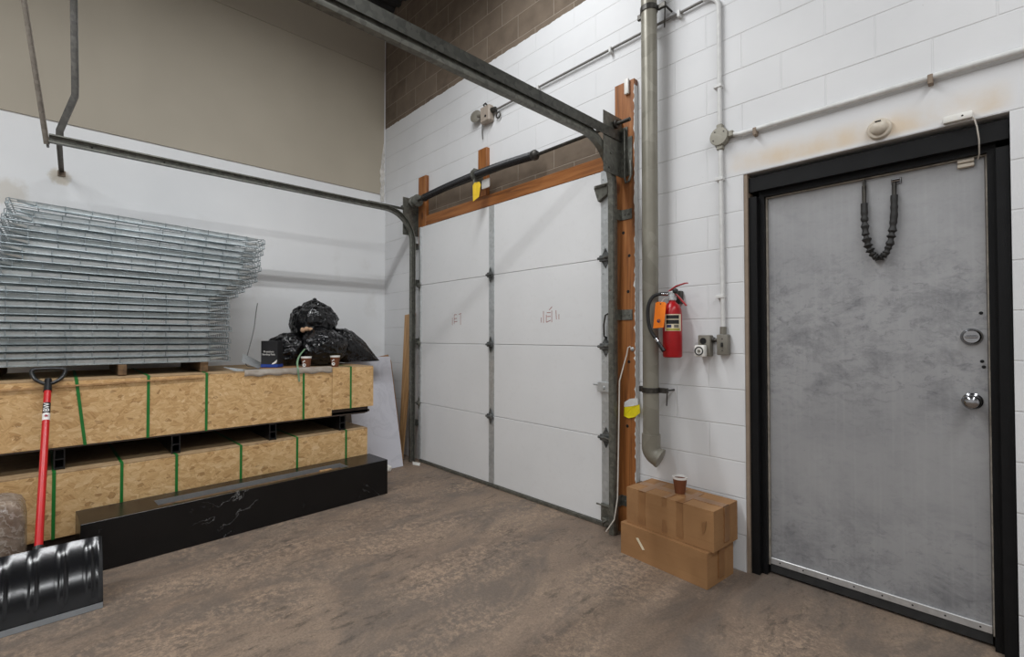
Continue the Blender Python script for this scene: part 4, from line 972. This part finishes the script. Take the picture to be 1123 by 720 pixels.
# trash bags
from mathutils.bvhtree import BVHTree
DONE = []
def bag(label, c, rad, seed, z0, pinch=None, amp=1, tail=None, sq=1):
    o = thing('trash_bag', label, 'trash bag', (c[0], c[1], z0), 0, 'black trash bags on the crate')
    m = MB(); bmesh.ops.create_icosphere(m.b, subdivisions=6, radius=1)
    off = Vector((seed*3.7, seed*1.9, seed*5.1))
    for v in m.b.verts:
        n = v.co.normalized()
        k = mnoise.noise(n*1.3+off)*.13+mnoise.noise(n*2.7+off*2)*.08
        rid = (1-abs(mnoise.noise(n*3.1+off*.3))*2.2); rid2 = (1-abs(mnoise.noise(n*6.3+off*.7))*2.2)
        s_ = 1+amp*(k+.06*rid+.022*rid2+mnoise.noise(n*15+off)*.005)
        p = Vector((n.x*rad[0], n.y*rad[1], n.z*rad[2]))*s_
        if tail is not None:
            td = Vector(tail[0]).normalized(); t = max(0, n.dot(td)); p += td*tail[1]*t**3
            q = 1-.55*t**4; ctr = td*p.dot(td); p = ctr+(p-ctr)*q
        if pinch:
            ph = math.atan2(n.y, n.x); p *= 1+.022*math.sin(17*ph+4*mnoise.noise(n*2+off))*max(0, n.z)**1.5
            t = max(0, (n.z-.90)/.10); q = 1-.15*t*t; p.x *= q; p.y *= q; p.z += pinch*t*t
        p += Vector(c)
        q = p-Vector(c); L_ = q.length; dq = q/L_
        if p.z < z0: L_ = min(L_, (c[2]-z0)/-dq.z)
        for tr_ in DONE:
            hit = tr_.ray_cast(Vector(c), dq, L_+.015)
            if hit[0] is not None: L_ = min(L_, max(.01, hit[3]-.015))
        p = Vector(c)+dq*L_
        v.co = p
    bmesh.ops.recalc_face_normals(m.b, faces=m.b.faces[:])
    DONE.append(BVHTree.FromBMesh(m.b))
    m.build('bag_body', 'bag', o, 'all')
    return o
ZB = TZ+.012
bagM = bag('large black trash bag lying in front, behind the left paper cup', (.80, -1.06, TZ+.150), (.21, .200, .185), 5, ZB)
bagL = bag('black trash bag low on the left, behind the small black carton', (.68, -1.31, TZ+.125), (.19, .17, .165), 2, ZB)
bagR = bag('black trash bag at the right, its tapered end past the crate', (.62, -.80, TZ+.165), (.18, .17, .17), 7, ZB, None, 1, ((0.05, 1, -.50), .30))
bagT = bag('black trash bag tied with a knot, topmost of the pile', (.56, -1.055, TZ+.385), (.21, .205, .205), 11, TZ+.20, .002)
bx, by, bz = .56, -1.05, TZ+.592
m = MB(); m.tube([(bx, by, bz-.07), (bx+.004, by+.004, bz-.02), (bx+.002, by+.01, bz+.005), (bx-.004, by+.012, bz+.03), (bx-.002, by+.012, bz+.04)], [.03, .014, .017, .020, .008], 10)
m.tube([(bx, by, bz-.02), (bx+.02, by-.03, bz-.015), (bx+.04, by-.075, bz-.035)], [.012, .018, .006], 8); m.build('knot', 'bag', bagT, True)
m = MB()
for k, (dx, dy, dz, r_) in enumerate(((0, 0, 0, .022), (.006, .032, .010, .020), (.003, .064, .006, .018))):
    m.lathe([(r_*.3, -.02), (r_, -.01), (r_*1.05, .008), (r_*.4, .022)], (.80+dx, -1.235+dy, TZ+.320+dz), (.5, .8, .2), 10)
o = tag(m.build('work_glove', 'tan_glove', None, True), 'crumpled tan work glove tucked between the trash bags', 'glove')

# ------------------------------------------------------------------ things leaning in the corner
def lean(P, t):   # four corners, thickness vector
    return MB().prism(P, t)
o = tag(lean([(.885, -.745, .003), (.885, -.262, .003), (.480, -.192, 1.102), (.480, -.705, 1.102)], (-.016, 0, -.006)).build('white_panel', 'panel'), 'pale marbled panel leaning beside the right end of the crates', 'panel')
o = tag(lean([(.70, -.60, .003), (.74, -.175, .003), (.40, -.13, 1.045), (.38, -.16, 1.12), (.38, -.56, 1.05)], (-.012, 0, -.004)).build('cardboard_sheet', 'card'), 'brown cardboard sheet leaning behind the pale marbled panel', 'cardboard sheet')
o = tag(lean([(.570, -.135, .003), (.655, -.140, .003), (.700, -.018, 1.575), (.485, -.014, 1.56)], (0, .014, .0)).build('wood_plank', 'plank'), 'tapered pale wooden plank leaning against the corner block wall', 'plank')
m = MB(); bmesh.ops.create_icosphere(m.b, subdivisions=3, radius=.036)
for v in m.b.verts:
    v.co *= 1+.4*mnoise.noise(v.co*40); v.co += Vector((.95, -.475, .034)); v.co.z = max(v.co.z, .001)
o = tag(m.build('crumpled_paper', 'paper', None, True), 'crumpled white paper on the floor by the marble box end', 'paper')
o = tag(MB().prism([(.80, -.10, .0015), (.90, -.16, .0015), (.99, -.135, .0015), (.90, -.07, .0015)], (0, 0, .002)).build('paper_scrap', 'paper'), 'flat white paper scrap on the floor below the overhead door', 'paper')

# ------------------------------------------------------------------ snow shovel
sh = thing('snow_shovel', 'red handled snow shovel with a wide black blade leaning on the crates', 'shovel', (2.06, -2.87, 0))
# blade: curved scoop, ribs along its height
def bx_(t):      # t 0 bottom .. 1 top : (x,z)
    f0, f1 = R(16), R(49); k = f1-f0
    x = -(math.log(math.cos(f0))-math.log(math.cos(f0+k*t)))/k*.284 if t else 0
    return (2.090+x, .004+.284*t)
NU, NV = 60, 22
y0b, y1b = -3.225, -2.632
m = MB(); fr, bk = [], []
for j in range(NV+1):
    t = j/NV; x_, z_ = bx_(t); rowf, rowb = [], []
    for i in range(NU+1):
        y = y0b+(y1b-y0b)*i/NU
        u = (y-y0b)/.099; rib = max(0, 1-abs((u % 1)-.5)*6)
        rib = min(1, rib*1.6)*.009*min(1, max(0, (t-.10)*6))*min(1, (1-t)*8)
        edge = max(0, abs(i/NU-.5)*2-.95)/.05*.016
        rowf.append((x_+rib+edge, y, z_)); rowb.append((x_+rib+edge-.005, y, z_-.002*(j > 0)))
    fr.append(m.ring(rowf)); bk.append(m.ring(rowb))
for A in (fr, bk):
    for a, b in zip(A, A[1:]):
        for i in range(NU): m.b.faces.new((a[i], a[i+1], b[i+1], b[i]))
for A, B in ((fr[0], bk[0]), (fr[-1], bk[-1])):
    for i in range(NU): m.b.faces.new((A[i], A[i+1], B[i+1], B[i]))
for i in (0, NU):
    for j in range(NV): m.b.faces.new((fr[j][i], fr[j+1][i], bk[j+1][i], bk[j][i]))
m.build('blade', 'blade_plastic', sh, True)
m = MB(); m.prism([(2.108, y0b, .0015), (2.108, y1b-.001, .0015), (2.100, y1b-.001, .026), (2.100, y0b, .026)], (.0025, 0, .0005)); m.build('wear_strip', 'strip_grey', sh)
A = Vector((1.868, -2.866, .245)); B = Vector((1.250, -2.852, 1.02))
dv = (B-A).normalized()
m = MB().tube([A, B], .0165, 16); hd = m.build('handle', 'red_handle', sh, True)
m = MB().tube([A-dv*.03, A+dv*.045], [.024, .021], 14); m.build('socket', 'black_plastic', sh, True)
# label stickers on the shaft
def sleeve(t0, t1, mat, name):
    L = (B-A).length; return MB().tube([A+dv*L*t0, A+dv*L*t1], .0170, 16).build(name, mat, hd, True)
Lh = (B-A).length
sleeve(.815, .885, 'label_black', 'sticker'); sleeve(.768, .814, 'label_white', 'sticker')
vdir = (Vector((5.167, -2.788, 1.317))-B); nrm = (vdir-dv*vdir.dot(dv)).normalized(); sd = dv.cross(nrm)
text('lettering', 'BW', .036, 'label_white', hd, face_matrix(A+dv*Lh*.850+nrm*.0173, dv, nrm.cross(dv)))
m = MB(); c0 = A+dv*Lh*.792+nrm*.0178; P = []
for i in range(22):
    a = PI/2+2*PI*i/22; r_ = (.012 if i % 4 == 0 else .0055 if i % 2 else .0085); P.append(c0+sd*(-r_*math.cos(a))+dv*(r_*math.sin(a)))
m.prism(P, nrm*.0005); m.build('leaf_emblem', 'maple_red', hd)
# D grip
up_ = dv; s2 = Vector((0, 1, 0)); s2 = (s2-up_*s2.dot(up_)).normalized()
c0 = B+up_*.055
G = [B+up_*.02, B+up_*.035+s2*.030, B+up_*.065+s2*.058, B+up_*.110+s2*.072, B+up_*.128+s2*.062, B+up_*.132, B+up_*.128-s2*.062, B+up_*.110-s2*.072, B+up_*.065-s2*.058, B+up_*.035-s2*.030]
gp = smoothpath(G+[G[0]])[:-1]
m = MB().tube(gp, .0105, 10, True, True); m.build('grip', 'black_plastic', sh, True)
m = MB().tube([B-up_*.03, B+up_*.055], [.0195, .016], 14); m.build('grip_collar', 'black_plastic', sh, True)

# stretch wrapped bundle at the left edge
m = MB(); rings = []
def rrect(a, b, r, n=8):
    P = []
    for cx, cy, s in ((a-r, b-r, 0), (-a+r, b-r, 1), (-a+r, -b+r, 2), (a-r, -b+r, 3)):
        for k in range(n+1):
            t = PI/2*(s+k/n); P.append((cx+r*math.cos(t), cy+r*math.sin(t)))
    return P
for z_, s_ in ((.001, .97), (.03, 1), (.2, 1.01), (.36, 1), (.42, .97), (.455, .90), (.475, .75), (.482, .5), (.484, .1)):
    rings.append(m.ring([(a*s_+.006*mnoise.noise(Vector((a*9, b*9, z_*9))), b*s_+.006*mnoise.noise(Vector((a*9, b*9, z_*9+5))), z_) for a, b in rrect(.19, .21, .10)]))
m.skin(rings)
o = thing('wrapped_bundle', 'brown bundle in shiny stretch wrap at the left edge, behind the shovel', 'wrapped bundle', (1.54, -3.130, 0))
m.build('bundle', 'wrapped', o, True, local=True)

# ------------------------------------------------------------------ light
def area(name, x, y, z, sx, sy, p, col=(1, .985, .96)):
    l = bpy.data.lights.new(name, 'AREA'); l.shape = 'RECTANGLE'; l.size = sx; l.size_y = sy; l.energy = p; l.color = col
    o = bpy.data.objects.new(name, l); COL.objects.link(o); o.location = (x, y, z); return o
for y in (-2.0, -5.4):
    for dx in (-.085, .085):
        area('tube_lamp', 2.90+dx, y, 4.55, .06, 2.6, 42, (.965, .985, 1))
        area('tube_lamp', 6.43+dx, y, 4.55, .06, 2.6, 36, (.965, .985, 1))
w = bpy.data.worlds.new('world'); SC.world = w; w.use_nodes = True
w.node_tree.nodes['Background'].inputs[0].default_value = (.05, .05, .05, 1)
w.node_tree.nodes['Background'].inputs[1].default_value = .2

# ------------------------------------------------------------------ camera
cam = bpy.data.cameras.new('camera'); co = bpy.data.objects.new('camera', cam); COL.objects.link(co)
cam.sensor_fit = 'HORIZONTAL'; cam.sensor_width = 36; cam.lens = 519.865/1123*36; cam.clip_start = .05
co.location = (5.1671, -2.7876, 1.3171); co.rotation_euler = (R(90+.998), 0, R(46.601))
SC.camera = co
vs = SC.view_settings; vs.view_transform = 'Standard'; vs.look = 'None'; vs.exposure = 0; vs.gamma = 1; vs.use_curve_mapping = False
try:
    SC.cycles.use_denoising = True; SC.cycles.max_bounces = 10; SC.cycles.diffuse_bounces = 6
except Exception: pass
